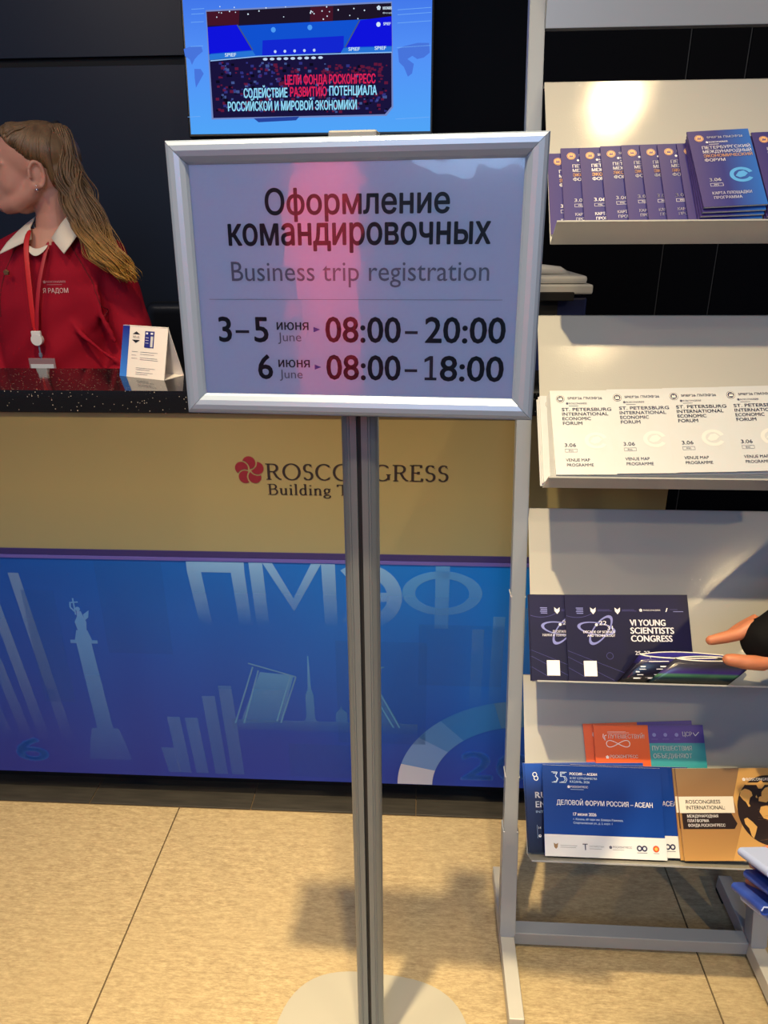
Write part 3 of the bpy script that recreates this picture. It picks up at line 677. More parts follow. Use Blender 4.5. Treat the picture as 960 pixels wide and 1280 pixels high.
RW = Matrix.Translation(RK) @ Matrix.Rotation(-TH, 4, 'Z')
def leaf_at(k, u, v, nb, nt, rot):
    return shelf_matrix(k, u, v, nb, rot, -math.asin((nb - nt) / LH_))
def shelf_matrix(k, u, v, n, rot=0.0, lean=0.0):
    """world matrix for something standing on shelf k: lower left corner at (u, v, n)"""
    return RW @ Matrix.Translation(shelf_origin(k)) @ Matrix.Rotation(pi / 2 - PSI, 4, 'X') @ Matrix.Translation((u, v, n)) @ Matrix.Rotation(rot, 4, 'Z') @ Matrix.Rotation(lean, 4, 'X')

def leaflet(name, wd, ht, th, cover_m, pr, page_m=PAGE, cover=True):
    root = empty(name, (0, 0, 0))
    bm = bmesh.new(); n = 4
    for i in range(n):
        z0 = th * i / n; box(bm, .0006 * (i % 2), wd - .0006 * ((i + 1) % 2), .0004 * (i % 3), ht - .0003 * (i % 2), z0, z0 + th / n * .86)
    bm_obj('pages', bm, page_m, root)
    if cover:
        bm = bmesh.new(); box(bm, 0, wd, 0, ht, th - .0004, th); box(bm, -.0004, .0, 0, ht, .0, th)
        c = bm_obj('cover', bm, cover_m, root)
        if pr is not None: pr.build('cover_print', c, (0, 0, th))
    return root
WI = mat('leaflet_white_ink', rgb(238, 238, 244), .35); OR_ = mat('leaflet_gold_ink', rgb(232, 178, 110), .35); NV = mat('leaflet_navy_ink', rgb(28, 34, 78), .4); GH = mat('leaflet_ghost_grey', rgb(205, 207, 210), .4); GH2 = mat('leaflet_ghost_light', rgb(232, 232, 230), .4)
LW_, LH_ = .0985, .158
def emblem(pr, x, y, r, m, m2):
    pr.disc(x, y, r, m, 2, 24); pr.ring(x, y, r * .78, r * .9, m2, 3, n=20)
    pr.poly([(x - r * .5, y - r * .35), (x + r * .5, y - r * .35), (x + r * .42, y - r * .05), (x - r * .42, y - r * .05)], m2, 3)
    for k in (-.32, 0, .32): pr.poly([(x + r * (k - .12), y), (x + r * (k + .12), y), (x + r * k, y + r * .52)], m2, 3)
def leaf_print(lines, foot, date, tagtxt, ink, accent, emb, emb2, ghost):
    p = Print(.0002); L = .0175
    emblem(p, .0165, LH_ - .0165, .0072, emb, emb2)
    p.text("SPIEF'26 ПМЭФ'26", .029, LH_ - .0175, .0042, ink, width=.058, bold=.01)
    rosette(p, .0275, LH_ - .0255, .0022, ink, 3); p.text('ROSCONGRESS', .0305, LH_ - .027, .0030, ink, width=.030); p.rect(.030, LH_ - .0305, .046, LH_ - .0298, ink, 2)
    y = LH_ - .040
    for i, t in enumerate(lines):
        c = accent[i] if accent else ink
        p.text(t, L, y, .0058, c, width=.0069 * len(t) * .86 if len(t) > 5 else .0058 * len(t) * 1.12, bold=.02); y -= .0088
    p.ring(.0700, .062, .0125, .0190, ghost, 1, R(20), R(330), 24, .8); p.poly([(.060, .06), (.066, .068), (.074, .07), (.080, .064), (.074, .058), (.066, .056)], ghost, 1)
    p.text(date, L, .0505, .0062, ink, width=.0185, bold=.008); p.frame(L, .0405, L + .020, .0465, .0004, ink); p.text(tagtxt, L + .006, .0420, .0026, ink)
    p.text(foot[0], L, .0235, .0052, ink, width=.0052 * len(foot[0]) * .84, bold=.008); p.text(foot[1], L + .001, .0145, .0052, ink, width=.0052 * len(foot[1]) * .93, bold=.008)
    return p
BLC = ramp_mat('violet_blue_cover', [(0, rgb(58, 48, 112)), (.45, rgb(34, 38, 118)), (1, rgb(30, 94, 184))], 'X', 0, LW_, rough=.38, spec=.3)
WHC = mat('off_white_cover', rgb(186, 192, 202), .45, var=(30, .6, rgb(186, 189, 195)))
RU = leaf_print(['ПЕТЕРБУРГСКИЙ', 'МЕЖДУНАРОДНЫЙ', 'ЭКОНОМИЧЕСКИЙ', 'ФОРУМ'], ('КАРТА ПЛОЩАДКИ', 'ПРОГРАММА'), '3.06', 'РУС', WI, [WI, WI, OR_, WI], OR_, BLC and mat('emblem_blue', rgb(70, 60, 130), .4), mat('globe_blue_ink', rgb(70, 150, 220), .35))
EN = leaf_print(['ST. PETERSBURG', 'INTERNATIONAL', 'ECONOMIC', 'FORUM'], ('VENUE MAP', 'PROGRAMME'), '3.06', 'ENG', NV, None, NV, GH2, GH)
blue0 = leaflet('blue_leaflet', LW_, LH_, .0026, BLC, RU)
white0 = leaflet('white_leaflet', LW_, LH_, .0026, WHC, EN)
used = {}
def place(proto, M, label, group, cat='leaflet'):
    if proto.name not in used: o = proto; used[proto.name] = 1
    else: o = copy_tree(proto)
    o.matrix_world = M
    tag(o, label, cat, group); return o
# top shelf: fanned Russian leaflets, their feet standing out on the tray, (u, rotation) of each left edge
fan = [(.0060, .4), (.0285, .6), (.0600, .9), (.0950, 1.2), (.1290, 1.3), (.1590, 1.4), (.1870, 1.5), (.2180, 1.6)]
names = ['blue leaflet at the left end of the top shelf, partly behind the sign frame', 'second blue leaflet from the left in the top shelf fan', 'third blue leaflet from the left in the top shelf fan', 'fourth blue leaflet from the left in the top shelf fan, midway along it', 'fifth blue leaflet from the left in the top shelf fan', 'sixth blue leaflet from the left in the top shelf fan', 'seventh blue leaflet from the left, last readable strip of the fan', 'blue leaflet showing only a dark sliver beside the fully visible cover']
GB = 'blue programme leaflets on the top shelf'
NB = lambda i: .0006 + .0044 * i
NT = lambda i: .0006 + .0029 * i
for i, (u, a) in enumerate(fan):
    v = (.015, .023, .021, .021, .020, .018, .016, .014)[i]
    place(blue0, leaf_at(0, u, v, NB(i), NT(i), R(a)), names[i], GB)
for j in range(3):
    place(blue0, leaf_at(0, .2310 + .0015 * j, .014 + .004 * j, NB(8 + j), NT(8 + j), R(1.6 + .4 * j)), 'blue leaflet in the pile directly under the fully visible blue cover', GB)
place(blue0, leaf_at(0, .2350, .0270, NB(11.2), NT(11.2), R(3.0)), 'blue leaflet lying on top with its whole map and programme cover visible', GB)
for j in range(3):
    place(blue0, leaf_at(0, .3330 + .0012 * j, .014 + .003 * j, NB(8 + j), NT(8 + j), R(1.6 + .4 * j)), 'blue leaflet piled under the cover cut by the photo right edge', GB)
place(blue0, leaf_at(0, .3365, .0240, NB(11.2), NT(11.2), R(2.4)), 'topmost blue leaflet whose cover is cut off by the right edge of the photo', GB)
# second shelf: piles of white leaflets
GW = 'white programme leaflets on the second shelf'
NB = lambda i: .0008 + .0049 * i
NT = lambda i: .0008 + .0029 * i
place(white0, leaf_at(1, .0008, .0005, NB(0), NT(0), R(.8)), 'white leaflet standing furthest left and rearmost on the second shelf', GW)
place(white0, leaf_at(1, .0030, .004, NB(1), NT(1), R(.8)), 'white leaflet second from the left end of the second shelf, a narrow strip of edge', GW)
place(white0, leaf_at(1, .0052, .005, NB(2), NT(2), R(.8)), 'white leaflet with half its round emblem showing at the left of the second shelf', GW)
nm = ['first', 'second', 'third', 'fourth']
for i, (u, v, a) in enumerate(((.0190, .0060, .9), (.1160, .0090, 1.3), (.2115, .0120, 1.6), (.3075, .0150, 2.0))):
    j0 = 3 if i == 0 else 0
    for j in range(j0, 9):
        f = (j + 1) / 10
        place(white0, leaf_at(1, u + (.0028 * (1 - f) if i else -.004 * (1 - f)), v * (.2 + .7 * f), NB(j), NT(j), R(a * (.6 + .3 * f))), 'white leaflet within the %s pile from the left, second shelf' % nm[i], GW)
    place(white0, leaf_at(1, u, v, NB(9.4), NT(9.4), R(a)), 'white leaflet topmost on the %s full pile from the left, second shelf' % nm[i], GW)

# third shelf: dark congress brochures
BW, BH = .222, .1565
DKC = mat('dark_navy_cover', rgb(16, 15, 46), .4, var=(6, .8, rgb(20, 18, 70)), spec=.25); LIL = mat('lilac_ink', rgb(122, 128, 200), .35); LIL2 = mat('deep_lilac_ink', rgb(62, 60, 130), .35); DWI = mat('brochure_white_ink', rgb(226, 226, 240), .35)
def congress_print(ru):
    p = Print(.0002)
    for x, wd in ((.025, .014), (.050, .0), (.094, .0), (.136, .0), (.180, 0)):
        if x == .025:
            for q in range(4): p.rect(x - .006 + .001 * (q % 2), .131 - q * .0032, x + .007, .1325 - q * .0032, LIL, 2)
        elif x in (.050, .094):
            p.poly([(x - .005, .133), (x, .129), (x + .005, .133), (x + .0045, .126), (x, .1205), (x - .0045, .126)], DWI, 2); p.rect(x + .008, .1285, x + .030, .1293, LIL2, 2); p.rect(x + .008, .1262, x + .034, .1270, LIL2, 2)
        elif x == .136: rosette(p, x, .128, .0030, DWI, 2); p.text('ROSCONGRESS', x + .005, .1268, .0026, DWI, width=.030)
        else: p.poly([(x, .125), (x + .0018, .125), (x + .0045, .132), (x + .0027, .132)], DWI, 2); p.rect(x + .008, .129, x + .022, .1297, LIL2, 2); p.rect(x + .014, .1252, x + .032, .1262, LIL, 2)
    p.ring(.054, .0945, .0290, .0345, LIL, 1, k=.34, tilt=R(-8), n=40); p.ring(.062, .0920, .0270, .0325, LIL, 1, k=.40, tilt=R(52), n=40)
    p.disc(.0545, .1015, .0026, DWI, 3, 14)
    p.text('22', .0590, .1010, .0075, DWI, width=.014, bold=.015); p.text('31', .0735, .0925, .0070, DWI, width=.010, bold=.015)
    if ru: p.text('ДЕСЯТИЛЕТИЕ', .040, .0865, .0042, DWI, width=.036, bold=.02); p.text('НАУКИ И ТЕХНОЛОГИЙ', .022, .0800, .0042, DWI, width=.058, bold=.02)
    else: p.text('DECADE OF SCIENCE', .030, .0865, .0042, DWI, width=.057, bold=.02); p.text('AND TECHNOLOGY', .037, .0800, .0042, DWI, width=.050, bold=.02)
    for t1, t2, yy, wd in (('VI YOUNG', 'VI КОНГРЕСС', .1000, .064), ('SCIENTISTS', 'МОЛОДЫХ', .0858, .078), ('CONGRESS', 'УЧЁНЫХ', .0716, .074)): p.text(t2 if ru else t1, .1145, yy, .0108, DWI, width=wd, bold=.03)
    p.text('25–27', .1200, .0480, .0066, DWI, width=.026, bold=.02)
    p.rect(.0275, .0100, .0505, .0370, DWI, 2)                    # the plain square left by the omitted code
    for q, (a, b) in enumerate((((0, .055), (.11, .012)), ((0, .044), (.08, .003)), ((0, .025), (.03, .008)))): p.line([a, b], .0006, LIL2, 1)
    p.ring(.02, .17, .055, .0558, LIL2, 1, R(250), R(300), 10); p.ring(.075, .046, .0055, .0062, LIL2, 1, n=16)
    return p
def brochure(name, cm, pr, wd=BW, ht=BH, th=.0035):
    return leaflet(name, wd, ht, th, cm, pr)
GC = 'navy congress brochures on the third shelf'
cr_ = brochure('congress_brochure', DKC, congress_print(True)); ce_ = brochure('congress_brochure', DKC, congress_print(False))
cr_.matrix_world = shelf_matrix(2, .0030, -.0, .006, R(.7)); tag(cr_, 'navy brochure at the left end of the third shelf, overlapped by its neighbour', 'brochure', GC)
c2 = copy_tree(ce_); c2.matrix_world = shelf_matrix(2, .0015, .0, .001, R(.6)); tag(c2, 'navy brochure rearmost at the left of the third shelf, only its edge showing', 'brochure', GC)
ce_.matrix_world = shelf_matrix(2, .0680, 0, .012, R(1.1)); tag(ce_, 'navy brochure with its whole English young scientists congress title showing', 'brochure', GC)

# fourth shelf
G4 = 'forum brochures on the fourth shelf'
BLU = ramp_mat('asean_blue_cover', [(0, rgb(20, 66, 160)), (1, rgb(16, 50, 130))], 'Y', 0, BH, rough=.25); CYI = mat('cyan_light_ink', rgb(190, 215, 245), .35)
FWH = mat('footer_white', rgb(222, 226, 234), .35)
def asean():
    p = Print(.0002); p.rect(0, 0, .218, .037, FWH, 1)
    # '35' mark as outlined strokes
    for dx in (0, .0032):
        p.line([(.0155 + dx, .1445 - dx * .6), (.0265 - dx * .3, .1445 - dx * .6), (.0225, .1375), (.0275 - dx * .4, .1330), (.0245 - dx * .3, .1265 + dx * .4), (.0160 + dx, .1265 + dx * .4)], .0010, CYI, 2)
        p.line([(.0435 - dx, .1445 - dx * .6), (.0320 + dx * .6, .1445 - dx * .6), (.0320 + dx * .6, .1370), (.0410 - dx, .1370), (.0440 - dx, .1320), (.0410 - dx, .1265 + dx * .4), (.0300 + dx, .1265 + dx * .4)], .0010, CYI, 2)
    p.text('РОССИЯ — АСЕАН', .049, .1400, .0042, WI, width=.050, bold=.02); p.text('35 ЛЕТ СОТРУДНИЧЕСТВА', .049, .1330, .0032, CYI, width=.050); p.text('КАЗАНЬ, 2026', .049, .1265, .0038, CYI, width=.036)
    rosette(p, .0465, .1195, .0026, WI, 3); p.text('РОСКОНГРЕСС', .0500, .1180, .0032, WI, width=.032); p.rect(.050, .1148, .074, .1154, CYI, 2)
    p.text('ДЕЛОВОЙ ФОРУМ РОССИЯ – АСЕАН', .0235, .0880, .0080, WI, width=.1740, bold=.012)
    p.text('17 июня 2026', .0530, .0700, .0052, WI, width=.042, bold=.02); p.text('г. Казань, 60 парк им. Бомара Рамеева,', .0530, .0625, .0034, CYI, width=.090, bold=.008); p.text('Спартаковская ул., д. 2, корп. 1', .0530, .0562, .0034, CYI, width=.070, bold=.008)
    y = .0175; GY = mat('footer_grey_ink', rgb(120, 124, 134), .4)
    p.poly([(.016, y + .005), (.020, y + .003), (.024, y + .005), (.023, y - .002), (.020, y - .005), (.017, y - .002)], mat('crest_gold_ink', rgb(150, 120, 80), .4), 2)
    p.rect(.028, y + .001, .058, y + .0016, GY, 2); p.rect(.028, y - .002, .056, y - .0014, GY, 2)
    p.rect(.072, y - .005, .0738, y + .004, NV, 2); p.poly([(.068, y + .004), (.077, y + .004), (.077, y + .0055), (.068, y + .0055)], NV, 2); p.text('ТАТАРСТАН', .080, y, .0026, GY, width=.026); p.rect(.080, y - .003, .102, y - .0024, GY, 2)
    rosette(p, .118, y + .001, .0028, NV, 3); p.text('РОСКОНГРЕСС', .122, y, .0032, NV, width=.034); p.rect(.122, y - .0032, .142, y - .0026, GY, 2)
    for x in (.1695, .1785): p.ring(x, y + .001, .0026, .0050, NV, 2)
    p.rect(.165, y - .0068, .183, y - .0060, NV, 2)
    p.disc(.199, y + .001, .0056, mat('round_orange_ink', rgb(206, 84, 40), .4), 2); p.disc(.199, y + .001, .0028, mat('round_yellow_ink', rgb(236, 190, 90), .4), 3); p.rect(.194, y - .0068, .204, y - .0060, GY, 2)
    return p
asb = brochure('forum_brochure', BLU, asean(), .216)
asb.matrix_world = shelf_matrix(3, .0325, .0035, .0300, R(.0)); tag(asb, 'blue business forum brochure shown whole at the front of the fourth shelf', 'brochure', G4)
a2 = copy_tree(asb); a2.matrix_world = shelf_matrix(3, .0870, .0045, .0180, R(.4)); tag(a2, 'blue business forum brochure tucked behind, visible between the whole one and the gold one', 'brochure', G4)
# dark brochure at far left
p = Print(.0002); CUR = mat('congress_dark_blue', rgb(22, 24, 60), .3)
p.text('R', .0165, .0950, .0105, WI, width=.009, bold=.02); p.text('RUSSIAN', .0165, .0950, .0105, WI, width=.07, bold=.02); p.text('ENERGY WEEK', .0165, .0785, .0105, WI, width=.11, bold=.02)
p.text('INTERNATIONAL FORUM', .0165, .0690, .0040, CYI, width=.10); p.ring(.0180, .1365, .0030, .0044, WI, 2); p.ring(.0200, .1300, .0030, .0044, WI, 2)
p.rect(.0170, .0250, .0175, .0480, CYI, 2); p.text('14', .0195, .041, .004, WI); p.disc(.0215, .0290, .0026, WI, 2); p.disc(.0215, .0298, .0010, CUR, 3)
DK4 = ramp_mat('navy_to_blue_cover', [(0, rgb(16, 18, 44)), (.6, rgb(20, 30, 84)), (1, rgb(22, 70, 170))], 'Y', 0, BH, rough=.28)
d4 = brochure('energy_brochure', DK4, p); d4.matrix_world = shelf_matrix(3, .0075, .003, .0075, R(2.0)); tag(d4, 'dark navy brochure left on the fourth shelf, mostly covered by the blue one', 'brochure', G4)
d5 = copy_tree(d4); d5.matrix_world = shelf_matrix(3, .0065, .003, .0020, R(2.6)); tag(d5, 'dark navy brochure rearmost at the left end of the fourth shelf', 'brochure', G4)
# gold brochure with a globe
GLD = ramp_mat('gold_bronze_cover', [(0, rgb(188, 144, 86)), (.5, rgb(156, 118, 76)), (1, rgb(132, 108, 84))], 'Y', 0, BH, rough=.22)
p = Print(.0002); GO2 = mat('gold_light_ink', rgb(200, 156, 92), .3); BRN = mat('espresso_ink', rgb(42, 30, 26), .35); MAPC = mat('map_gold_ink', rgb(214, 168, 98), .35)
p.poly([(.085, 0), (.216, 0), (.216, BH), (.115, BH), (.098, .104), (.108, .06)], GO2, 1)
p.rect(0, .080, .098, .108, mat('title_band_cream', rgb(230, 224, 214), .35), 2); p.poly([(.003, .053), (.094, .053), (.100, .062), (.091, .080), (.003, .080)], BRN, 2)
gx, gy, gr = .163, .084, .060
p.disc(gx, gy, gr, BRN, 3, 48)
p.text('ROSCONGRESS', .012, .0960, .0062, INK, width=.062, bold=.012, layer=4); p.text('INTERNATIONAL:', .012, .0862, .0062, INK, width=.069, bold=.012, layer=4)
for i, t in enumerate(('МЕЖДУНАРОДНАЯ', 'ПЛАТФОРМА', 'ФОНДА РОСКОНГРЕСС')): p.text(t, .012, .0725 - .0078 * i, .0046, PINKW, width=(.055, .038, .066)[i], bold=.014, layer=4)
for poly in ([(-.88, .42), (-.84, .55), (-.70, .62), (-.58, .58), (-.52, .53), (-.50, .42), (-.58, .36), (-.61, .29), (-.64, .20), (-.60, .12), (-.66, .10), (-.72, .24), (-.80, .30)], [(-.36, .76), (-.18, .86), (-.10, .72), (-.20, .62), (-.30, .62)],
             [(-.84, -.24), (-.74, -.20), (-.60, -.32), (-.48, -.46), (-.54, -.62), (-.62, -.78), (-.68, -.70), (-.72, -.50), (-.82, -.38)],
             [(-.34, .26), (-.32, .38), (-.24, .40), (-.22, .52), (-.10, .64), (.10, .70), (.40, .78), (.74, .58), (.86, .30), (.70, .02), (.58, .20), (.44, .04), (.32, .20), (.16, .26), (.06, .20), (-.04, .28), (-.12, .22), (-.22, .24)],
             [(-.36, -.04), (-.30, .10), (-.14, .14), (.02, .10), (.22, .08), (.30, -.10), (.40, -.14), (.28, -.34), (.22, -.54), (.10, -.74), (.02, -.70), (-.04, -.46), (-.08, -.28), (-.26, -.22)], [(.34, -.44), (.40, -.40), (.38, -.58), (.32, -.56)], [(-.42, .38), (-.38, .44), (-.36, .34)]):
    p.poly([(gx + gr * a_, gy + gr * b_) for a_, b_ in poly], MAPC, 4)
for i in range(26):
    yy = gy + gr * (-.85 + 1.6 * random.random()); xx = gx + gr * (-.5 + .8 * random.random()); p.line([(xx, yy), (xx + .008 + .016 * random.random(), yy + .001)], .0004, mat('globe_line_ink', rgb(110, 84, 60), .4), 4)
rosette(p, .121, .1370, .0032, WI, 6); p.text('ROSCONGRESS', .1255, .1350, .0045, WI, width=.046, layer=6); p.rect(.1225, .1275, .166, .1315, MAPC, 6)
gb = brochure('gold_brochure', GLD, p, .216); gb.matrix_world = shelf_matrix(3, .2800, .005, .0345, R(2.2)); tag(gb, 'bronze gold brochure with a dark globe at the right of the fourth shelf', 'brochure', G4)
g2 = copy_tree(gb); g2.matrix_world = shelf_matrix(3, .2765, .004, .0200 + .0045, R(1.6)); tag(g2, 'bronze gold brochure lying directly beneath the visible one with the globe', 'brochure', G4)
# orange and violet travel brochures standing higher at the back
ORC = mat('orange_cover', rgb(222, 92, 36), .32)
p = Print(.0002); TH_ = .232; TW = .206
VIO = mat('violet_ink', rgb(70, 50, 150), .35); TEAL = mat('teal_ink', rgb(50, 150, 165), .35)
p.rect(.1025, 0, TW, TH_, VIO, 1); p.rect(.1025, .110, TW, TH_ - .033, TEAL, 2)
def tr(t, x, yd, cap, wd): p.text(t, x, TH_ - yd, cap, WI, width=wd, bold=.016)
tr('ПУТЕШЕСТВУЙ!', .0265, .0245, .0072, .068); p.rect(.025, TH_ - .0125, .060, TH_ - .0120, WI, 2); p.rect(.025, TH_ - .0145, .066, TH_ - .0140, WI, 2)
p.line([(.0175, TH_ - .016), (.0165, TH_ - .022), (.0205, TH_ - .028), (.019, TH_ - .020), (.0235, TH_ - .018)], .0012, WI, 2)
inf = [(.044 + .022 * sin(t_) , TH_ - .034 + .006 * sin(2 * t_)) for t_ in [2 * pi * i / 40 for i in range(41)]]; p.line(inf, .0012, WI, 3)
rosette(p, .022, TH_ - .058, .0032, WI, 3); tr('РОСКОНГРЕСС', .027, .060, .0055, .052)
for x in (.113, .134, .155): p.disc(x, TH_ - .018, .0036, LIL, 3, 10); p.rect(x - .006, TH_ - .026, x + .006, TH_ - .0255, LIL, 3)
tr('ЦСР', .166, .0205, .0075, .018); p.line([(.186, TH_ - .014), (.190, TH_ - .020), (.197, TH_ - .013)], .0012, WI, 3)
tr('ПУТЕШЕСТВИЯ', .107, .0465, .0078, .074); tr('ОБЪЕДИНЯЮТ', .108, .0600, .0078, .072)
tb = leaflet('travel_brochure', TW, TH_, .004, ORC, p)
tb.matrix_world = shelf_matrix(3, .1420, .0010, .0060, R(1.8)); tag(tb, 'orange and violet travel brochure rising behind the blue one, its title readable', 'brochure', 'travel brochures at the back of the fourth shelf')
t2 = copy_tree(tb); t2.matrix_world = shelf_matrix(3, .1300, .0030, .0010, R(3.4)); tag(t2, 'orange and violet travel brochure rearmost, only a rim showing above its twin', 'brochure', 'travel brochures at the back of the fourth shelf')

# unseen red board added behind the camera to make the film's reddish reflection
rb = tag(empty('red_reflector', (-.87, -1.45, 0), R(0)), 'unseen tall red board added to mirror a reddish band in the sign', 'reflector')
mbox('reflector_sheet', (-.155, .155, -.002, .002, .08, 2.1), mat('reflector_red', rgb(236, 40, 60), .6), rb)
mbox('base_housing', (-.20, .20, -.06, .06, 0, .08), ALU_P, rb, bev=.01); mbox('top_bar', (-.18, .18, -.008, .008, 2.1, 2.12), ALU_P, rb, bev=.003)

# ================================================================== TENT CARD on the worktop
A = Vector((-.612, 1.640, 1.1001)); B = Vector((-.492, 1.580, 1.1001)); ax = (B - A); cw = ax.length; ca = math.atan2(ax.y, ax.x)
card = tag(empty('tent_card', A, ca), 'small white folded tent card with a blue edge standing on the black worktop', 'card')
hh, dd = .112, .066
def wedge(name, pts, m):
    bm = bmesh.new(); prism(bm, pts, 0, cw, 'x'); return bm_obj(name, bm, m, card)
t = .0012
CARD = mat('card_white', rgb(232, 226, 224), .4)
wedge('front_leaf', [(0, 0), (dd / 2, hh), (dd / 2 + t, hh), (t * 1.3, 0)], CARD)
wedge('back_leaf', [(dd, 0), (dd / 2, hh), (dd / 2 - t, hh - .001), (dd - t * 1.3, 0)], CARD)
wedge('base_leaf', [(t * 1.3, .0), (dd - t * 1.3, .0), (dd - t * 1.3, .001), (t * 1.3, .001)], CARD)
p = Print(.0002); fh = math.hypot(hh, dd / 2); CB = ramp_mat('card_blue', [(0, rgb(60, 130, 230)), (1, rgb(26, 34, 140))], 'Y', 0, fh)
p.rect(0, 0, .021, fh, CB, 1)
hx, hy = .042, fh - .026
p.poly([(hx + .013 * cos(R(60 * k + 30)), hy + .013 * sin(R(60 * k + 30))) for k in range(6)], INK, 1); p.rect(hx - .012, hy - .006, hx + .012, hy + .006, CARD, 2); p.text('Wi-Fi', hx - .010, hy - .003, .006, INK, width=.020)
p.rect(.068, fh - .048, .096, fh - .011, mat('card_navy_block', rgb(36, 44, 130), .4), 1); p.rect(.086, fh - .046, .093, fh - .022, GH, 2)
for i in range(3): p.rect(.071, fh - .026 - .006 * i, .080, fh - .0252 - .006 * i, WI, 2)
p.rect(.071, fh - .018, .077, fh - .014, WI, 2); p.rect(.085, fh - .018, .092, fh - .014, WI, 2)
for x0, x1, y in ((.032, .050, .058), (.058, .110, .058), (.058, .100, .053), (.032, .046, .050), (.058, .110, .045), (.058, .112, .041), (.032, .050, .043), (.048, .105, .022), (.048, .09, .018), (.048, .1, .012), (.048, .085, .008)):
    p.rect(x0, y, x1, y + .0007, INKG, 1)
p.build('printed_face', card, (0, -.0004, 0), (math.atan2(hh, dd / 2), 0, 0))

# ================================================================== PRINTER, its cabinet, OFFICE CHAIR
cab = tag(empty('printer_cabinet', cz(.24, 2.35), -TH), 'dark low cabinet carrying the printer behind the counter', 'cabinet')
DC = mat('dark_cabinet', rgb(26, 28, 36), .5)
mbox('body', (-.27, .27, -.24, .24, .03, .93), DC, cab, bev=.002)
mbox('top', (-.275, .275, -.245, .245, .93, .95), DC, cab, bev=.002)
for s_ in (-1, 1):
    d_ = mbox('door', (min(s_ * .003, s_ * .265), max(s_ * .003, s_ * .265), -.254, -.24, .04, .92), mat('dark_cabinet_door', rgb(32, 34, 44), .4), cab, bev=.001)
    mbox('handle', (s_ * .03 - .004, s_ * .03 + .004, -.270, -.254, .45, .60), ALU_P, d_, bev=.001)
mbox('plinth', (-.25, .25, -.2, .2, 0, .03), BLACK, cab)
pt = tag(empty('printer', cz(.27, 2.33, .951), -TH), 'white multifunction printer with a navy middle, partly hidden behind the sign', 'printer')
PW = mat('printer_white', rgb(206, 206, 204), .35); PN = mat('printer_navy', rgb(22, 34, 84), .4)
mbox('base', (-.225, .225, -.18, .2, 0, .205), PW, pt, bev=.012)
mbox('middle', (-.205, .205, -.165, .18, .205, .275), PN, pt, bev=.006)
mbox('output_bay', (-.17, .12, -.172, -.16, .213, .265), BLACK, pt)
mbox('front_cover', (-.2, .215, -.192, -.178, .03, .20), PN, pt, bev=.004)
mbox('scanner_unit', (-.215, .215, -.185, .19, .285, .312), PW, pt, bev=.005)
l_ = mbox('scanner_lid', (-.2, .2, -.17, .18, .313, .335), PW, pt, bev=.008)
bm = bmesh.new(); tube(bm, [(-.12, -.10, .334), (-.08, -.11, .347), (.08, -.11, .350), (.13, -.10, .346), (.16, -.08, .335)], [.006, .012, .014, .012, .006], 12); bm_obj('feeder_hump', bm, PW, pt, True)
mbox('control_panel', (.06, .16, -.2, -.184, .268, .292), BLACK, pt, bev=.002)

ch = tag(empty('office_chair', cz(-.78, 2.42), -TH), 'black leather high-back office chair behind the counter, only its top showing', 'chair')
LEA = mat('black_leather', rgb(30, 31, 34), .35, bump=(160, .3)); PL = mat('chair_plastic', rgb(22, 22, 24), .5)
def soft(dims, bev, name, M, seg=4):
    bm = bmesh.new(); box(bm, *dims); bmesh.ops.bevel(bm, geom=bm.edges[:], offset=bev, segments=seg, affect='EDGES', profile=.6)
    return bm_obj(name, bm, M, ch, True)
soft((-.25, .25, -.24, .24, .44, .53), .035, 'seat', LEA); b_ = soft((-.245, .245, .20, .29, .55, 1.172), .04, 'backrest', LEA)
bm = bmesh.new(); tube(bm, [(0, 0, .12), (0, 0, .44)], .028, 16); bm_obj('gas_lift', bm, PL, ch, True)
bm = bmesh.new(); tube(bm, [(0, .1, .43), (0, .31, .45), (0, .32, .75)], .02, 10); bm_obj('back_support', bm, PL, ch, True)
for s_ in (-1, 1):
    bm = bmesh.new(); tube(bm, [(s_ * .27, .1, .47), (s_ * .30, .1, .66), (s_ * .30, .06, .68), (s_ * .30, -.16, .68)], .016, 10); bm_obj('armrest', bm, PL, ch, True)
for k in range(5):
    a = 2 * pi * k / 5; bm = bmesh.new(); tube(bm, [(0, 0, .12), (.15 * cos(a), .15 * sin(a), .10), (.28 * cos(a), .28 * sin(a), .075)], [.028, .022, .016], 10); lg = bm_obj('leg', bm, PL, ch, True)
    bm = bmesh.new(); cx, cy = .28 * cos(a), .28 * sin(a); tube(bm, [(cx - .02 * sin(a), cy + .02 * cos(a), .029), (cx + .02 * sin(a), cy - .02 * cos(a), .029)], .029, 16); bm_obj('caster', bm, PL, lg, True)

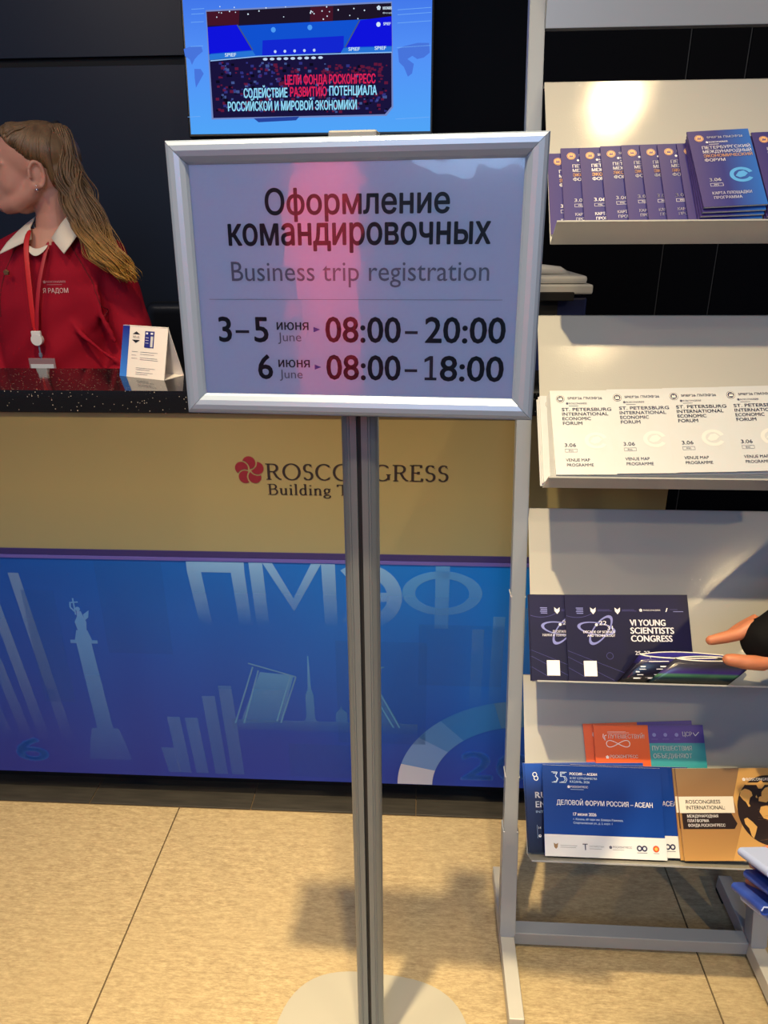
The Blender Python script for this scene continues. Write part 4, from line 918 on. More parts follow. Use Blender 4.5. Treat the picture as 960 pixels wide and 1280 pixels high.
# ================================================================== PEOPLE
SKIN = mat('skin', rgb(206, 150, 128), .5, sss=.12, var=(18, .35, rgb(190, 126, 110)))
SKIN2 = mat('skin_warm', rgb(178, 112, 82), .5, sss=.12, var=(18, .35, rgb(184, 112, 84)))
def hand(bm, wrist, d, palm_n, size=1.0, curl=.5, thumb_side=1, thumb_out=.6):
    """palm and five jointed fingers. d: pointing direction, palm_n: out of the palm"""
    d = Vector(d).normalized(); n = Vector(palm_n); n = (n - d * n.dot(d)).normalized(); s = d.cross(n) * thumb_side; wrist = Vector(wrist)
    for k, off in enumerate((.030, .010, -.010, -.029)):
        tube(bm, [wrist + s * off * size * .6, wrist + (d * .045 + s * off) * size, wrist + (d * .088 + s * off * 1.02) * size], [.0145 * size, .0125 * size, .0105 * size], 10)
        L = (.070, .078, .073, .058)[k] * size; p = wrist + (d * .085 + s * off * 1.02) * size; a = .15 + curl * .3; pts = [p.copy()]
        for frac, da in ((.45, curl * .9), (.30, curl * .9), (.25, curl * .5)):
            a_ = a; dirv = d * cos(a_) + n * sin(a_); p = p + dirv * L * frac; pts.append(p.copy()); a += da
        tube(bm, pts, [.0098 * size, .0088 * size, .0080 * size, .0064 * size], 10); ell(bm, pts[-1], (.0066 * size,) * 3, seg=10)
        for q in pts[1:3]: ell(bm, q, (.0086 * size,) * 3, seg=10)
    tp_ = [wrist + (d * .015 + s * .022) * size, wrist + (d * .040 + s * (.040 + .012 * thumb_out) + n * .012) * size, wrist + (d * .068 + s * (.046 + .016 * thumb_out) + n * .020) * size, wrist + (d * .092 + s * (.044 + .014 * thumb_out) + n * .026) * size]
    tube(bm, tp_, [.014 * size, .0125 * size, .0100 * size, .0078 * size], 10); ell(bm, tp_[-1], (.0078 * size,) * 3, seg=10)
def head(bm, c, fd, k=1.0):
    """c = centre of the cranium, fd = angle faced in the plan; face built towards local -x"""
    M = Matrix.Translation(c) @ Matrix.Rotation(fd, 4, 'Z') @ Matrix.Scale(k, 4)
    b = bmesh.new()
    ell(b, (.0, 0, 0), (.098, .074, .080), seg=32); ell(b, (-.052, 0, -.048), (.058, .0585, .084), seg=28)
    ell(b, (.012, 0, -.030), (.078, .066, .070), seg=28)
    for s_ in (1, -1):
        tube(b, [(-.005, s_ * .052, -.060), (-.025, s_ * .050, -.088), (-.065, s_ * .034, -.108), (-.096, s_ * .010, -.114)], [.022, .021, .021, .019], 12)
        ell(b, (-.062, s_ * .034, -.062), (.032, .024, .034), seg=18)
        ell(b, (-.085, s_ * .030, -.016), (.016, .028, .008), seg=14); ell(b, (-.108, s_ * .010, -.062), (.010, .008, .007), seg=12)
    ell(b, (-.098, 0, -.112), (.020, .023, .017), seg=18); ell(b, (-.086, 0, -.085), (.026, .034, .030), seg=18)
    tube(b, [(-.093, 0, -.020), (-.103, 0, -.036), (-.116, 0, -.052), (-.122, 0, -.060)], [.009, .009, .0105, .009], 12)
    ell(b, (-.108, 0, -.083), (.010, .023, .0055), seg=16); ell(b, (-.106, 0, -.092), (.010, .020, .006), seg=16)
    for s_ in (1, -1):                                   # ears: rim, lobe and bowl
        e = [(.002 + .017 * cos(t_) , s_ * (.072 + .004 * sin(t_ * .5)), -.042 + .029 * sin(t_)) for t_ in [R(q) for q in range(-100, 215, 25)]]
        tube(b, e, [.0046] * len(e), 8); ell(b, (.000, s_ * .068, -.042), (.013, .004, .022), seg=14); ell(b, (-.004, s_ * .073, -.070), (.008, .005, .009), seg=12)
    bmesh.ops.transform(b, matrix=M, verts=b.verts)
    me = bpy.data.meshes.new('h'); b.to_mesh(me); b.free(); bm.from_mesh(me); bpy.data.meshes.remove(me)
    return M

# ---- woman behind the counter (local frame: x along the counter, y away from the camera)
WY = 2.05
HC = Vector((-1.076, 0, 1.594))
bm = bmesh.new(); HM = head(bm, HC, R(18), 1.04)
tube(bm, [(-1.050, .005, 1.545), (-1.056, .0, 1.46), (-1.060, .0, 1.38), (-1.062, -.008, 1.34)], [.050, .047, .056, .085], 24)
loft(bm, [(-1.10, .01, .86, .15, .10), (-1.11, .01, 1.05, .13, .09), (-1.085, .01, 1.25, .16, .10), (-1.07, .0, 1.36, .15, .085), (-1.062, .01, 1.42, .07, .06)])
for s_ in (-1, 1):
    sh = Vector((-1.065 + s_ * .140, .01, 1.355)); el_ = Vector((-1.085 + s_ * .190, .0, 1.09)); wr = Vector((-1.09 + s_ * .165, -.17, .90))
    tube(bm, [sh, (sh + el_) / 2, el_], [.042, .036, .033], 14); tube(bm, [el_, (el_ + wr) / 2, wr], [.034, .030, .023], 14)
    hand(bm, wr, (-.2 * s_, -.8, -.35), (0, .2, -1), .92, .45, -s_)
    tube(bm, [(-1.10 + s_ * .085, .01, .90), (-1.10 + s_ * .085, .0, .50), (-1.10 + s_ * .085, .01, .12)], [.075, .055, .035], 16); 
    tube(bm, [(-1.10 + s_ * .085, .03, .06), (-1.10 + s_ * .09, -.08, .03)], [.030, .020], 14)
bm = fuse(bm, .0031, 4, .5); HMi = HM.inverted()
soft_ = [v for v in bm.verts if (lambda q: -.115 < q.x < .012 and -.135 < q.z < .01 and abs(q.y) > .022 and not (q.x > -.022 and q.z > -.085))(HMi @ v.co)]
for _ in range(26): bmesh.ops.smooth_vert(bm, verts=soft_, factor=.5, use_axis_x=True, use_axis_y=True, use_axis_z=True)
body = bm_obj('person', bm, SKIN, None, True)
body.location = cz(.04, WY); body.rotation_euler = (0, 0, -TH)
tag(body, 'woman in a red sweatshirt with a long ponytail standing behind the counter', 'person')
# sweatshirt
def folds(co):
    return .004 * sin(38 * (co.x * .75 + co.z * .5) + 3 * sin(9 * co.z)) * max(0, min(1, (1.36 - co.z) * 4)) + .003 * sin(60 * (co.z * .9 - co.x * .5) + 2 * sin(14 * co.x)) * max(0, min(1, (1.30 - co.z) * 5))
bm = bmesh.new()
loft(bm, [(-1.100, .01, .80, .175, .128), (-1.105, .01, .95, .165, .126), (-1.100, .0, 1.10, .162, .124), (-1.085, -.004, 1.22, .166, .122), (-1.070, .0, 1.31, .166, .112), (-1.062, .008, 1.375, .145, .096), (-1.058, .012, 1.415, .098, .080), (-1.056, .014, 1.440, .066, .066)], 48, 2.4)
for s_ in (-1, 1):
    tube(bm, [(-1.060 + s_ * .06, .01, 1.376), (-1.063 + s_ * .128, .01, 1.345), (-1.070 + s_ * .160, .005, 1.255), (-1.078 + s_ * .186, .0, 1.14), (-1.083 + s_ * .196, -.01, 1.06)], [.058, .064, .062, .062, .062], 24)
    tube(bm, [(-1.083 + s_ * .196, -.01, 1.07), (-1.088 + s_ * .184, -.09, .98), (-1.09 + s_ * .170, -.15, .915)], [.060, .052, .040], 20)
    ell(bm, (-1.080 + s_ * .072, -.078, 1.220), (.080, .034, .090), seg=22)
tube(bm, [(-1.010, -.112, 1.195), (-.975, -.116, 1.145), (-.930, -.108, 1.10), (-.885, -.092, 1.065)], [.004, .010, .011, .008], 8)
tube(bm, [(-.93, -.085, 1.28), (-.925, -.095, 1.20), (-.900, -.085, 1.12)], [.004, .009, .008], 8)
SW = mat('red_sweatshirt', rgb(158, 22, 44), .85, var=(7, .5, rgb(140, 14, 38)), bump=(500, .3), spec=.15)
sw_bm = fuse(bm, .0065, 6, .5, folds)
cut = [v for v in sw_bm.verts if v.co.y < .03 and v.co.z > 1.362 and abs(v.co.x + 1.068) < (v.co.z - 1.352) * .85] + [v for v in sw_bm.verts if v.co.z > 1.425]
bmesh.ops.delete(sw_bm, geom=list(set(cut)), context='VERTS')                # the open neck
sweat = bm_obj('sweatshirt', sw_bm, SW, body, True)
# seams of the raglan sleeves lie on the cloth
from mathutils.bvhtree import BVHTree
_b = bmesh.new(); _b.from_mesh(sweat.data); tree = BVHTree.FromBMesh(_b)
for s_ in (-1, 1):
    pts = []
    for q in range(15):
        f = q / 14; x = -1.062 + s_ * (.070 + .075 * f + .012 * sin(pi * f)); z = 1.385 - .19 * f; h_ = tree.ray_cast(Vector((x, -1, z)), Vector((0, 1, 0)))
        if h_[0] is not None: pts.append(h_[0])
    bm = bmesh.new(); tube(bm, pts, .0016, 6); bm_obj('raglan_seam', bm, mat('seam_red', rgb(112, 10, 28), .9), sweat)
# trousers and shoes
bm = bmesh.new(); loft(bm, [(-1.10, .01, .74, .160, .115), (-1.10, .01, .84, .165, .118), (-1.10, .01, .90, .150, .108)])
for s_ in (-1, 1): tube(bm, [(-1.10 + s_ * .085, .01, .80), (-1.10 + s_ * .088, .0, .48), (-1.10 + s_ * .088, .01, .07)], [.088, .072, .058], 20)
bm_obj('trousers', fuse(bm, .01, 3), mat('black_trousers', rgb(22, 22, 26), .8), body, True)
for s_ in (-1, 1):
    bm = bmesh.new(); loft(bm, [(-1.10 + s_ * .09, -.03, 0, .046, .125), (-1.10 + s_ * .09, -.03, .03, .047, .125), (-1.10 + s_ * .09, -.01, .06, .044, .10), (-1.10 + s_ * .09, .03, .09, .046, .055)], 24, 2.2); bm_obj('shoe', bm, BLACK, body, True)
# white shirt collar
def sheet(name, quads, m, parent, th=.0025, smooth=True, sub=2):
    """thin cloth from a grid of points (rows of equal length)"""
    if sub == -1:                                        # keep the corners: straight upsampling
        up_ = []
        for r0, r1 in zip(quads, quads[1:]):
            for k_ in range(4): up_.append([Vector(a_).lerp(Vector(b_), k_ / 4) for a_, b_ in zip(r0, r1)])
        up_.append([Vector(a_) for a_ in quads[-1]]); quads = up_; sub = 0
    bm = bmesh.new(); G = [[bm.verts.new(p_) for p_ in row] for row in quads]
    for a_, b_ in zip(G, G[1:]):
        for i in range(len(a_) - 1): bm.faces.new((a_[i], a_[i + 1], b_[i + 1], b_[i]))
    o = bm_obj(name, bm, m, parent, smooth)
    sd = o.modifiers.new('solid', 'SOLIDIFY'); sd.thickness = th; sd.offset = 0
    if sub: ss = o.modifiers.new('sub', 'SUBSURF'); ss.levels = sub; ss.render_levels = sub
    return o
COL = mat('white_shirt_cotton', rgb(232, 222, 206), .8)
# collar ring standing round the neck, and its two pointed wings
ringp = lambda dz, r1, r2: [(-1.058 + r1 * cos(R(a_)), .004 + r2 * sin(R(a_)), 1.412 + dz + .030 * sin(R(a_))) for a_ in range(-70, 251, 16)]
sheet('collar_band', [ringp(-.03, .066, .068), ringp(.0, .062, .064), ringp(.030, .056, .058)], COL, body)
sheet('collar_wing', [[(-1.004, .045, 1.476), (-1.006, .000, 1.466), (-1.018, -.050, 1.432), (-1.036, -.078, 1.396)], [(-.988, .045, 1.462), (-.984, -.020, 1.444), (-.996, -.078, 1.408), (-1.016, -.104, 1.384)], [(-.972, .040, 1.446), (-.962, -.030, 1.428), (-.968, -.092, 1.392), (-.985, -.128, 1.358)]], COL, body, sub=-1)
sheet('collar_wing', [[(-1.112, .040, 1.462), (-1.112, .000, 1.450), (-1.104, -.050, 1.424), (-1.092, -.078, 1.394)], [(-1.124, .040, 1.450), (-1.130, -.020, 1.432), (-1.124, -.074, 1.402), (-1.116, -.104, 1.380)], [(-1.136, .035, 1.436), (-1.148, -.030, 1.416), (-1.154, -.090, 1.386), (-1.163, -.126, 1.357)]], COL, body, sub=-1)
sheet('shirt_placket', [[(-1.100, -.092, 1.386), (-1.080, -.104, 1.372), (-1.060, -.106, 1.370), (-1.034, -.094, 1.386)], [(-1.094, -.110, 1.370), (-1.078, -.118, 1.352), (-1.062, -.119, 1.350), (-1.040, -.112, 1.368)]], COL, body)
# lanyard, reel, badge, pin, earring
LAN = mat('scarlet_ribbon', rgb(206, 28, 34), .5); LAN2 = mat('crimson_ribbon', rgb(170, 16, 40), .5)
def ribbon(name, pts, wd, m):
    rows = [[(x - wd / 2, y, z), (x + wd / 2, y, z)] for x, y, z in pts]
    return sheet(name, rows, m, body, .0012, sub=1)
ribbon('lanyard', [(-1.100, -.060, 1.420), (-1.098, -.098, 1.392), (-1.092, -.122, 1.350), (-1.088, -.138, 1.29), (-1.088, -.148, 1.23), (-1.090, -.148, 1.19), (-1.091, -.146, 1.158)], .0165, LAN)
ribbon('lanyard', [(-1.038, -.092, 1.392), (-1.046, -.118, 1.348), (-1.060, -.140, 1.29), (-1.070, -.151, 1.23), (-1.079, -.151, 1.19), (-1.084, -.149, 1.158)], .0125, LAN2)
bm = bmesh.new(); tube(bm, [(-1.087, -.144, 1.140), (-1.087, -.156, 1.140)], .0155, 24); box(bm, -1.100, -1.074, -.155, -.146, 1.142, 1.163, bev=.002); bm_obj('badge_reel', bm, mat('reel_white', rgb(224, 224, 228), .35), body)
bm = bmesh.new(); tube(bm, [(-1.086, -.150, 1.125), (-1.086, -.150, 1.085)], .0022, 8); tube(bm, [(-1.086, -.150, 1.104), (-1.086, -.150, 1.094)], .0045, 10); bm_obj('badge_clip', bm, ALU, body)
bm = bmesh.new(); box(bm, -1.122, -1.048, -.152, -.149, 1.030, 1.090, bev=.001); bd = bm_obj('name_badge', bm, mat('badge_holder', rgb(150, 120, 130), .15), body)
mbox('badge_card', (-1.117, -1.053, -.1535, -.1515, 1.035, 1.074), mat('badge_card', rgb(206, 210, 222), .4), bd)
bm = bmesh.new(); prism(bm, [(-1.152 + .0085 * cos(R(72 * k + 90)), 1.312 + .0085 * sin(R(72 * k + 90))) for k in range(5)], -.128, -.121, 'y'); bmesh.ops.bevel(bm, geom=bm.edges[:], offset=.0012, segments=1, affect='EDGES'); bm_obj('lapel_pin', bm, mat('pin_bronze', rgb(170, 130, 90), .3, .8), body)
bm = bmesh.new(); ell(bm, tuple(HM @ Vector((-.003, -.0775, -.077))), (.0042,) * 3, seg=12); ell(bm, tuple(HM @ Vector((-.003, -.0775, -.068))), (.002,) * 3, seg=8); bm_obj('earring', bm, mat('silver_stud', rgb(230, 230, 232), .15, 1), body, True)
p = Print(.0003); ST = mat('chest_print', rgb(206, 150, 160), .7)
rosette(p, -1.058, 1.287, .0040, ST); p.text('ROSCONGRESS', -1.052, 1.2850, .0048, ST, width=.050); p.rect(-1.052, 1.2795, -1.012, 1.2803, ST, 2)
p.text('Я РАДОМ', -1.064, 1.259, .0115, mat('chest_print_bright', rgb(226, 190, 190), .7), width=.066, bold=.01)
# the print follows the cloth: each point is pushed to the sweatshirt's front
def onto(v):
    h_ = tree.ray_cast(Vector((v[0], -1, v[1])), Vector((0, 1, 0)))
    return (v[0], (h_[0].y if h_[0] is not None else -.13) - .0008 - v[2], v[1])
p.build('chest_lettering', body, warp=onto)
# eyes, brows, lips
EYE = mat('eye_white', rgb(220, 218, 214), .2); IRIS = mat('iris', rgb(60, 70, 80), .2); LIP = mat('lip', rgb(170, 76, 84), .4); BROW = mat('brow', rgb(84, 60, 44), .8)
def face_bits(root, M, hair_m):
    for s_ in (1, -1):
        bm = bmesh.new(); ell(bm, M @ Vector((-.0905, s_ * .031, -.033)), (.0118,) * 3, seg=18); e_ = bm_obj('eye', bm, EYE, root, True)
        bm = bmesh.new(); ell(bm, M @ Vector((-.0990, s_ * .032, -.033)), (.0046, .0050, .0050), seg=14); bm_obj('iris', bm, IRIS, e_, True)
        bm = bmesh.new(); tube(bm, [M @ Vector(q) for q in ((-.1015, s_ * .014, -.014), (-.1015, s_ * .030, -.008), (-.090, s_ * .048, -.012))], [.0022, .003, .0015], 8); bm_obj('eyebrow', bm, hair_m, root, True)
        bm = bmesh.new(); tube(bm, [M @ Vector(q) for q in ((-.1000, s_ * .019, -.031), (-.1035, s_ * .031, -.0255), (-.0940, s_ * .043, -.031))], [.0016, .0022, .0014], 8); bm_obj('eyelashes', bm, mat('lash', rgb(30, 24, 22), .7), root, True)
    bm = bmesh.new(); ell(bm, M @ Vector((-.1105, 0, -.0835)), (.0082, .019, .0040), seg=16); ell(bm, M @ Vector((-.1090, 0, -.0915)), (.0088, .017, .0048), seg=16); bm_obj('lips', bm, LIP, root, True)
face_bits(body, HM, BROW)
# hair: a cap over the skull, fine locks drawn back to the tie, then the long wavy ponytail
def hair_material():
    m = bpy.data.materials.new('brown_hair'); m.use_nodes = True; nt = m.node_tree; b = nt.nodes['Principled BSDF']
    tc = nt.nodes.new('ShaderNodeTexCoord'); sp = nt.nodes.new('ShaderNodeSeparateXYZ'); nt.links.new(tc.outputs['Object'], sp.inputs[0])
    mr = nt.nodes.new('ShaderNodeMapRange'); mr.inputs[1].default_value = 1.44; mr.inputs[2].default_value = 1.30; nt.links.new(sp.outputs['Z'], mr.inputs[0])
    nz = nt.nodes.new('ShaderNodeTexNoise'); nz.inputs['Scale'].default_value = 60; mp = nt.nodes.new('ShaderNodeMapping'); mp.inputs['Scale'].default_value = (1, 1, .12)
    nt.links.new(tc.outputs['Object'], mp.inputs[0]); nt.links.new(mp.outputs[0], nz.inputs['Vector'])
    a = nt.nodes.new('ShaderNodeMix'); a.data_type = 'RGBA'; a.inputs[6].default_value = (*rgb(72, 52, 38), 1); a.inputs[7].default_value = (*rgb(146, 112, 74), 1); nt.links.new(nz.outputs['Fac'], a.inputs[0])
    c = nt.nodes.new('ShaderNodeMix'); c.data_type = 'RGBA'; nt.links.new(mr.outputs[0], c.inputs[0]); nt.links.new(a.outputs[2], c.inputs[6]); c.inputs[7].default_value = (*rgb(190, 140, 58), 1)  # golden ends: blonde tips with warm light put into the colour
    nt.links.new(c.outputs[2], b.inputs['Base Color']); b.inputs['Roughness'].default_value = .45; b.inputs['Anisotropic'].default_value = .5
    return m
HAIR = hair_material()
bm = bmesh.new()
for c_, r_ in (((.012, 0, .010), (.098, .082, .080)), ((.034, 0, -.030), (.072, .073, .062)), ((.052, 0, -.070), (.044, .052, .045)), ((-.040, 0, .026), (.062, .069, .058))): ell(bm, HM @ Vector(c_), r_, Euler((0, 0, R(18))), 32)
cap_bm = fuse(bm, .0035, 5)
HLINE = [(.075, -.085), (.055, -.082), (.035, -.070), (.012, -.050), (-.010, -.022), (-.020, -.004), (-.030, .020), (-.075, .026), (-.11, .040), (-.2, .05)]
def hair_x(z):                                          # how far forward the hair reaches at each height of the head
    for (z1, x1), (z0, x0) in zip(HLINE, HLINE[1:]):
        if z >= z0: return x0 + (x1 - x0) * min(1, (z - z0) / (z1 - z0))
    return HLINE[-1][1]
for v in cap_bm.verts:                                  # in front of the hairline the cap dips under the skin
    q = HMi @ v.co; d_ = q.x - hair_x(q.z); k_ = max(0, min(1, (.010 - d_) / .016))
    if q.z < .085 and k_ > 0: v.co = HM @ (q - q.normalized() * .017 * k_)
cap = bm_obj('hair', cap_bm, HAIR, body, True)
tree2 = BVHTree.FromPolygons([v.co.copy() for v in cap.data.vertices], [tuple(p_.vertices) for p_ in cap.data.polygons])
TIE = HM @ Vector((.052, -.006, .070))
bm = bmesh.new()
starts = []
for i in range(260):
    side = random.choice((-1, 1)) if i % 5 == 0 else -1
    z_ = -.095 + .160 * random.random() ** .7; s0 = Vector((hair_x(z_) + .006 + (.012 * random.random()), side * (.075 if z_ < .03 else .075 * random.random()), z_))
    s0.x += max(0, z_ - .03) * .3
    p0_, p1_ = HM @ s0, TIE
    pts = []
    for q in range(9):
        f = q / 8; m_ = p0_.lerp(p1_, f) + Vector((0, side * .03 * sin(pi * f), .03 * sin(pi * f)))
        n_ = tree2.find_nearest(m_)
        pts.append(n_[0] + n_[1] * .0008 if n_[0] is not None else m_)
    tube(bm, pts, [.0010] + [.0019] * 7 + [.0014], 5)
bm_obj('hair_locks', bm, HAIR, cap, True)
bm = bmesh.new(); tube(bm, [TIE + Vector((-.004, 0, -.002)), TIE + Vector((.014, 0, .002))], .017, 16); bm_obj('hair_tie', bm, mat('hair_tie', rgb(30, 24, 24), .7), cap, True)
spine = [TIE] + [Vector(q) for q in ((-1.012, -.010, 1.668), (-.996, -.018, 1.612), (-.985, -.026, 1.545), (-.966, -.036, 1.492), (-.926, -.075, 1.420), (-.888, -.105, 1.361), (-.852, -.110, 1.318), (-.826, -.108, 1.285))]
wid = [.010, .020, .026, .032, .036, .040, .040, .034, .022]
bm = bmesh.new()
def cr(P_, f):
    i = min(int(f), len(P_) - 2); t_ = f - i; p0_, p1_, p2_, p3_ = P_[max(i - 1, 0)], P_[i], P_[i + 1], P_[min(i + 2, len(P_) - 1)]
    return .5 * ((2 * p1_) + (p2_ - p0_) * t_ + (2 * p0_ - 5 * p1_ + 4 * p2_ - p3_) * t_ * t_ + (3 * p1_ - p0_ - 3 * p2_ + p3_) * t_ ** 3)
clumps = [(2 * pi * k / 16 + .3, .45 + .5 * random.random(), random.random() * 6.28) for k in range(16)]
for i in range(380):
    ca_, cr_r, ph = clumps[i % 16]; a = random.random() * 2 * pi; rr = math.sqrt(random.random()) * .42; end = 8 * (.66 + .34 * random.random() ** .6); pts = []; rads = []; wild = i % 12 == 0
    for q in range(29):
        f = end * q / 28; c_ = cr(spine, f); wv = cr([Vector((x, 0, 0)) for x in wid], f).x; g_ = min(1, f / 2.5)
        cx_ = cr_r * cos(ca_ + .5 * sin(f * .8 + ph)) + rr * cos(a); cy_ = cr_r * sin(ca_ + .5 * sin(f * .8 + ph)) + rr * sin(a)
        ofs = Vector((cx_ * wv * (1.25 if wild else .95), cy_ * wv * .7, 0)) + Vector((sin(f * 3.1 + ph), cos(f * 2.6 + ph), sin(f * 2.3 + ph) * .6)) * .0065 * g_ + Vector((sin(f * 5 + i), cos(f * 4 + i), 0)) * .0015 * g_
        pts.append(c_ + ofs); rads.append((.0027 if not wild else .0012) * (1 - .8 * (q / 28) ** 3) if q else .0015)
    tube(bm, pts, rads, 5)
bm_obj('ponytail', bm, HAIR, cap, True)

# ---- person at the right whose hand reaches into the third shelf, rest outside the frame
DEP = 1.12
def ray(px, py, s): return Vector((0, 0, CAM_Z)) + (fw + rt * ((px - 480) / F_PX) - up * ((py - 640) / F_PX)) * s
bm = bmesh.new()
BLK = mat('black_jacket', rgb(12, 12, 15), .8, spec=.15)
pc = Vector((1.12, .78, 0))                               # standing here, facing -x towards the rack
HM2 = head(bm, pc + Vector((-.02, 0, 1.66)), 0, 1.04)
tube(bm, [pc + Vector((0, 0, 1.58)), pc + Vector((.015, 0, 1.40))], [.058, .066], 20)
loft(bm, [(pc.x + .02, pc.y, .90, .10, .15), (pc.x + .02, pc.y, 1.15, .10, .14), (pc.x + .02, pc.y, 1.38, .09, .17), (pc.x + .01, pc.y, 1.45, .06, .08)])
# hand placed by where its fingers are: index along the upper page edge, thumb below
def hp(px, py, ds=0.0): return ray(px, py, DEP + ds)
wr = hp(984, 802, .02)
tube(bm, [wr, hp(966, 800, .016), hp(948, 795, .016), hp(934, 792, .014)], [.026, .028, .024, .014], 18)
tube(bm, [hp(955, 788, .008), hp(939, 783, .004), hp(922, 793, .004), hp(905, 797, .004), hp(890, 800, .004)], [.0160, .0130, .0108, .0098, .0084], 14); ell(bm, hp(888, 800.5, .004), (.0084,) * 3, seg=12)
tube(bm, [hp(958, 790, .022), hp(942, 776, .024), hp(926, 785, .028), hp(912, 794, .028), hp(902, 799, .026)], [.0145, .0118, .0100, .0088, .0074], 14)
tube(bm, [hp(966, 794, .038), hp(952, 779, .046), hp(936, 788, .048), hp(924, 797, .046)], [.0140, .0112, .0098, .0075], 14)
tube(bm, [hp(972, 798, .052), hp(960, 785, .062), hp(948, 793, .064), hp(940, 800, .060)], [.0125, .0098, .0086, .0068], 14)
tube(bm, [hp(968, 815, -.006), hp(952, 829, -.016), hp(934, 828, -.020), hp(916, 825, -.018), hp(911, 824.5, -.017)], [.0160, .0130, .0118, .0106, .0094], 14); ell(bm, hp(910, 824.5, -.017), (.0094,) * 3, seg=12)
sh = pc + Vector((-.0, .17, 1.36)); el_ = Vector((.93, .965, 1.06))
tube(bm, [sh, (sh + el_) / 2, el_], [.048, .042, .038], 16); tube(bm, [el_, (el_ + wr) / 2, wr], [.038, .034, .026], 16)
SO = Vector((.412, .585, .722))                            # stack of folded leaflets held low in the other hand
wl = Vector((.575, .570, .730)); sl = pc + Vector((0, -.17, 1.36)); ell_ = Vector((.93, .56, .93))
tube(bm, [sl, (sl + ell_) / 2, ell_], [.048, .042, .038], 16); tube(bm, [ell_, (ell_ + wl) / 2, wl], [.038, .033, .025], 16)
hand(bm, wl, (-1, .05, -.05), (0, .9, -.4), 1.0, .35, 1)
for s_ in (-1, 1):
    tube(bm, [pc + Vector((.02, s_ * .09, .92)), pc + Vector((.0, s_ * .09, .50)), pc + Vector((.02, s_ * .09, .12))], [.085, .06, .04], 16)
    tube(bm, [pc + Vector((.03, s_ * .09, .06)), pc + Vector((-.08, s_ * .09, .03))], [.030, .020], 14)
pr2 = bm_obj('person', fuse(bm, .0038, 3, .4), SKIN2, None, True)
tag(pr2, 'person in black sleeves at the right edge, bare hand gripping brochures on the third shelf', 'person')
bm = bmesh.new()
loft(bm, [(pc.x + .02, pc.y, .80, .135, .19), (pc.x + .02, pc.y, 1.1, .130, .18), (pc.x + .02, pc.y, 1.34, .125, .20), (pc.x + .015, pc.y, 1.42, .09, .14), (pc.x + .01, pc.y, 1.475, .066, .07)], 36)
def sleeve(a_, b_, c_, cuff):
    tube(bm, [a_, (a_ + b_) / 2, b_], [.072, .064, .058], 20); tube(bm, [b_, (b_ + c_) / 2, c_], [.058, .052, cuff], 20)
sleeve(sh, el_, hp(948, 803, -.004), .0300); sleeve(sl, ell_, wl + Vector((.01, 0, .0)), .036)
ell(bm, hp(952, 800, .0), (.032, .034, .036), seg=18)
bm_obj('jacket', fuse(bm, .006, 3), BLK, pr2, True)
bm = bmesh.new(); loft(bm, [(pc.x + .02, pc.y, .72, .115, .17), (pc.x + .02, pc.y, .90, .115, .165)])
for s_ in (-1, 1): tube(bm, [pc + Vector((.02, s_ * .09, .85)), pc + Vector((.0, s_ * .09, .48)), pc + Vector((.02, s_ * .09, .07))], [.095, .078, .062], 20)
bm_obj('trousers', fuse(bm, .01, 3), mat('charcoal_trousers', rgb(30, 30, 34), .8), pr2, True)
for s_ in (-1, 1):
    bm = bmesh.new(); y_ = pc.y + s_ * .09; loft(bm, [(pc.x - .03, y_, 0, .135, .048), (pc.x - .03, y_, .03, .135, .049), (pc.x - .01, y_, .065, .11, .046), (pc.x + .03, y_, .10, .06, .048)], 24, 2.2); bm_obj('shoe', bm, BLACK, pr2, True)
face_bits(pr2, HM2, mat('dark_hair', rgb(36, 28, 24), .6))
bm = bmesh.new(); h2 = pc + Vector((-.02, 0, 1.66)); ell(bm, h2 + Vector((.012, 0, .012)), (.098, .082, .086), seg=30); ell(bm, h2 + Vector((.035, 0, -.03)), (.072, .073, .06), seg=24); ell(bm, h2 + Vector((-.035, 0, .028)), (.066, .070, .062), seg=24)
bm_obj('hair', fuse(bm, .005, 3), MATS['dark_hair'], pr2, True)

# brochures bent open in that hand: thin sheets bowed into a loop, spine to the left
def bent_brochure(name, u_l, u_r, v_top, n0, bulge, ht, shear, cov, pr_fn=None):
    """folded sheet seen from its top edge; placed in the third shelf's frame"""
    prof = []
    N = 22
    for i in range(N + 1):                                   # back page from right to left, round the spine, front page to the right
        f = i / N; x = u_r + (u_l - u_r) * f; prof.append((x, n0 - bulge * .55 * sin(pi * min(1, f * 1.02)) ** .8 * (f ** .6)))
    front = []
    for i in range(1, N + 1):
        f = 1 - i / N; x = u_r + (u_l - u_r) * f; front.append((x, n0 + .0012 + bulge * .45 * (sin(pi * min(1, f)) ** .7) * (f ** .6)))
    line = prof + front
    rows = []
    for k in range(6):
        g_ = k / 5; rows.append([Vector((x + shear * g_, v_top - ht * g_ - (n - n0 + bulge * .5) * .62 * (1 - g_), n + .004 * sin(pi * g_) - .012 * g_)) for x, n in line])
    root = empty(name, (0, 0, 0)); root.matrix_world = shelf_matrix(2, 0, 0, 0)
    bm = bmesh.new(); G = [[bm.verts.new(q) for q in row] for row in rows]
    for a_, b_ in zip(G, G[1:]):
        for i in range(len(a_) - 1): bm.faces.new((a_[i], a_[i + 1], b_[i + 1], b_[i]))
    o = bm_obj('cover_sheet', bm, cov, root, True); sd = o.modifiers.new('s', 'SOLIDIFY'); sd.thickness = .0016; sd.offset = 0
    bm = bmesh.new(); tube(bm, [q + Vector((0, .0004, 0)) for q in rows[0]], .00125, 6); bm_obj('page_edge', bm, mat('page_edge_white', rgb(235, 232, 228), .5), root, True)
    return root, rows
def stripe_cover(name, base, bands):
    m = ramp_mat(name, [(0, base)] + [(p_, c_) for p_, c_ in bands], 'Y', -.002, .062, rough=.22); return m
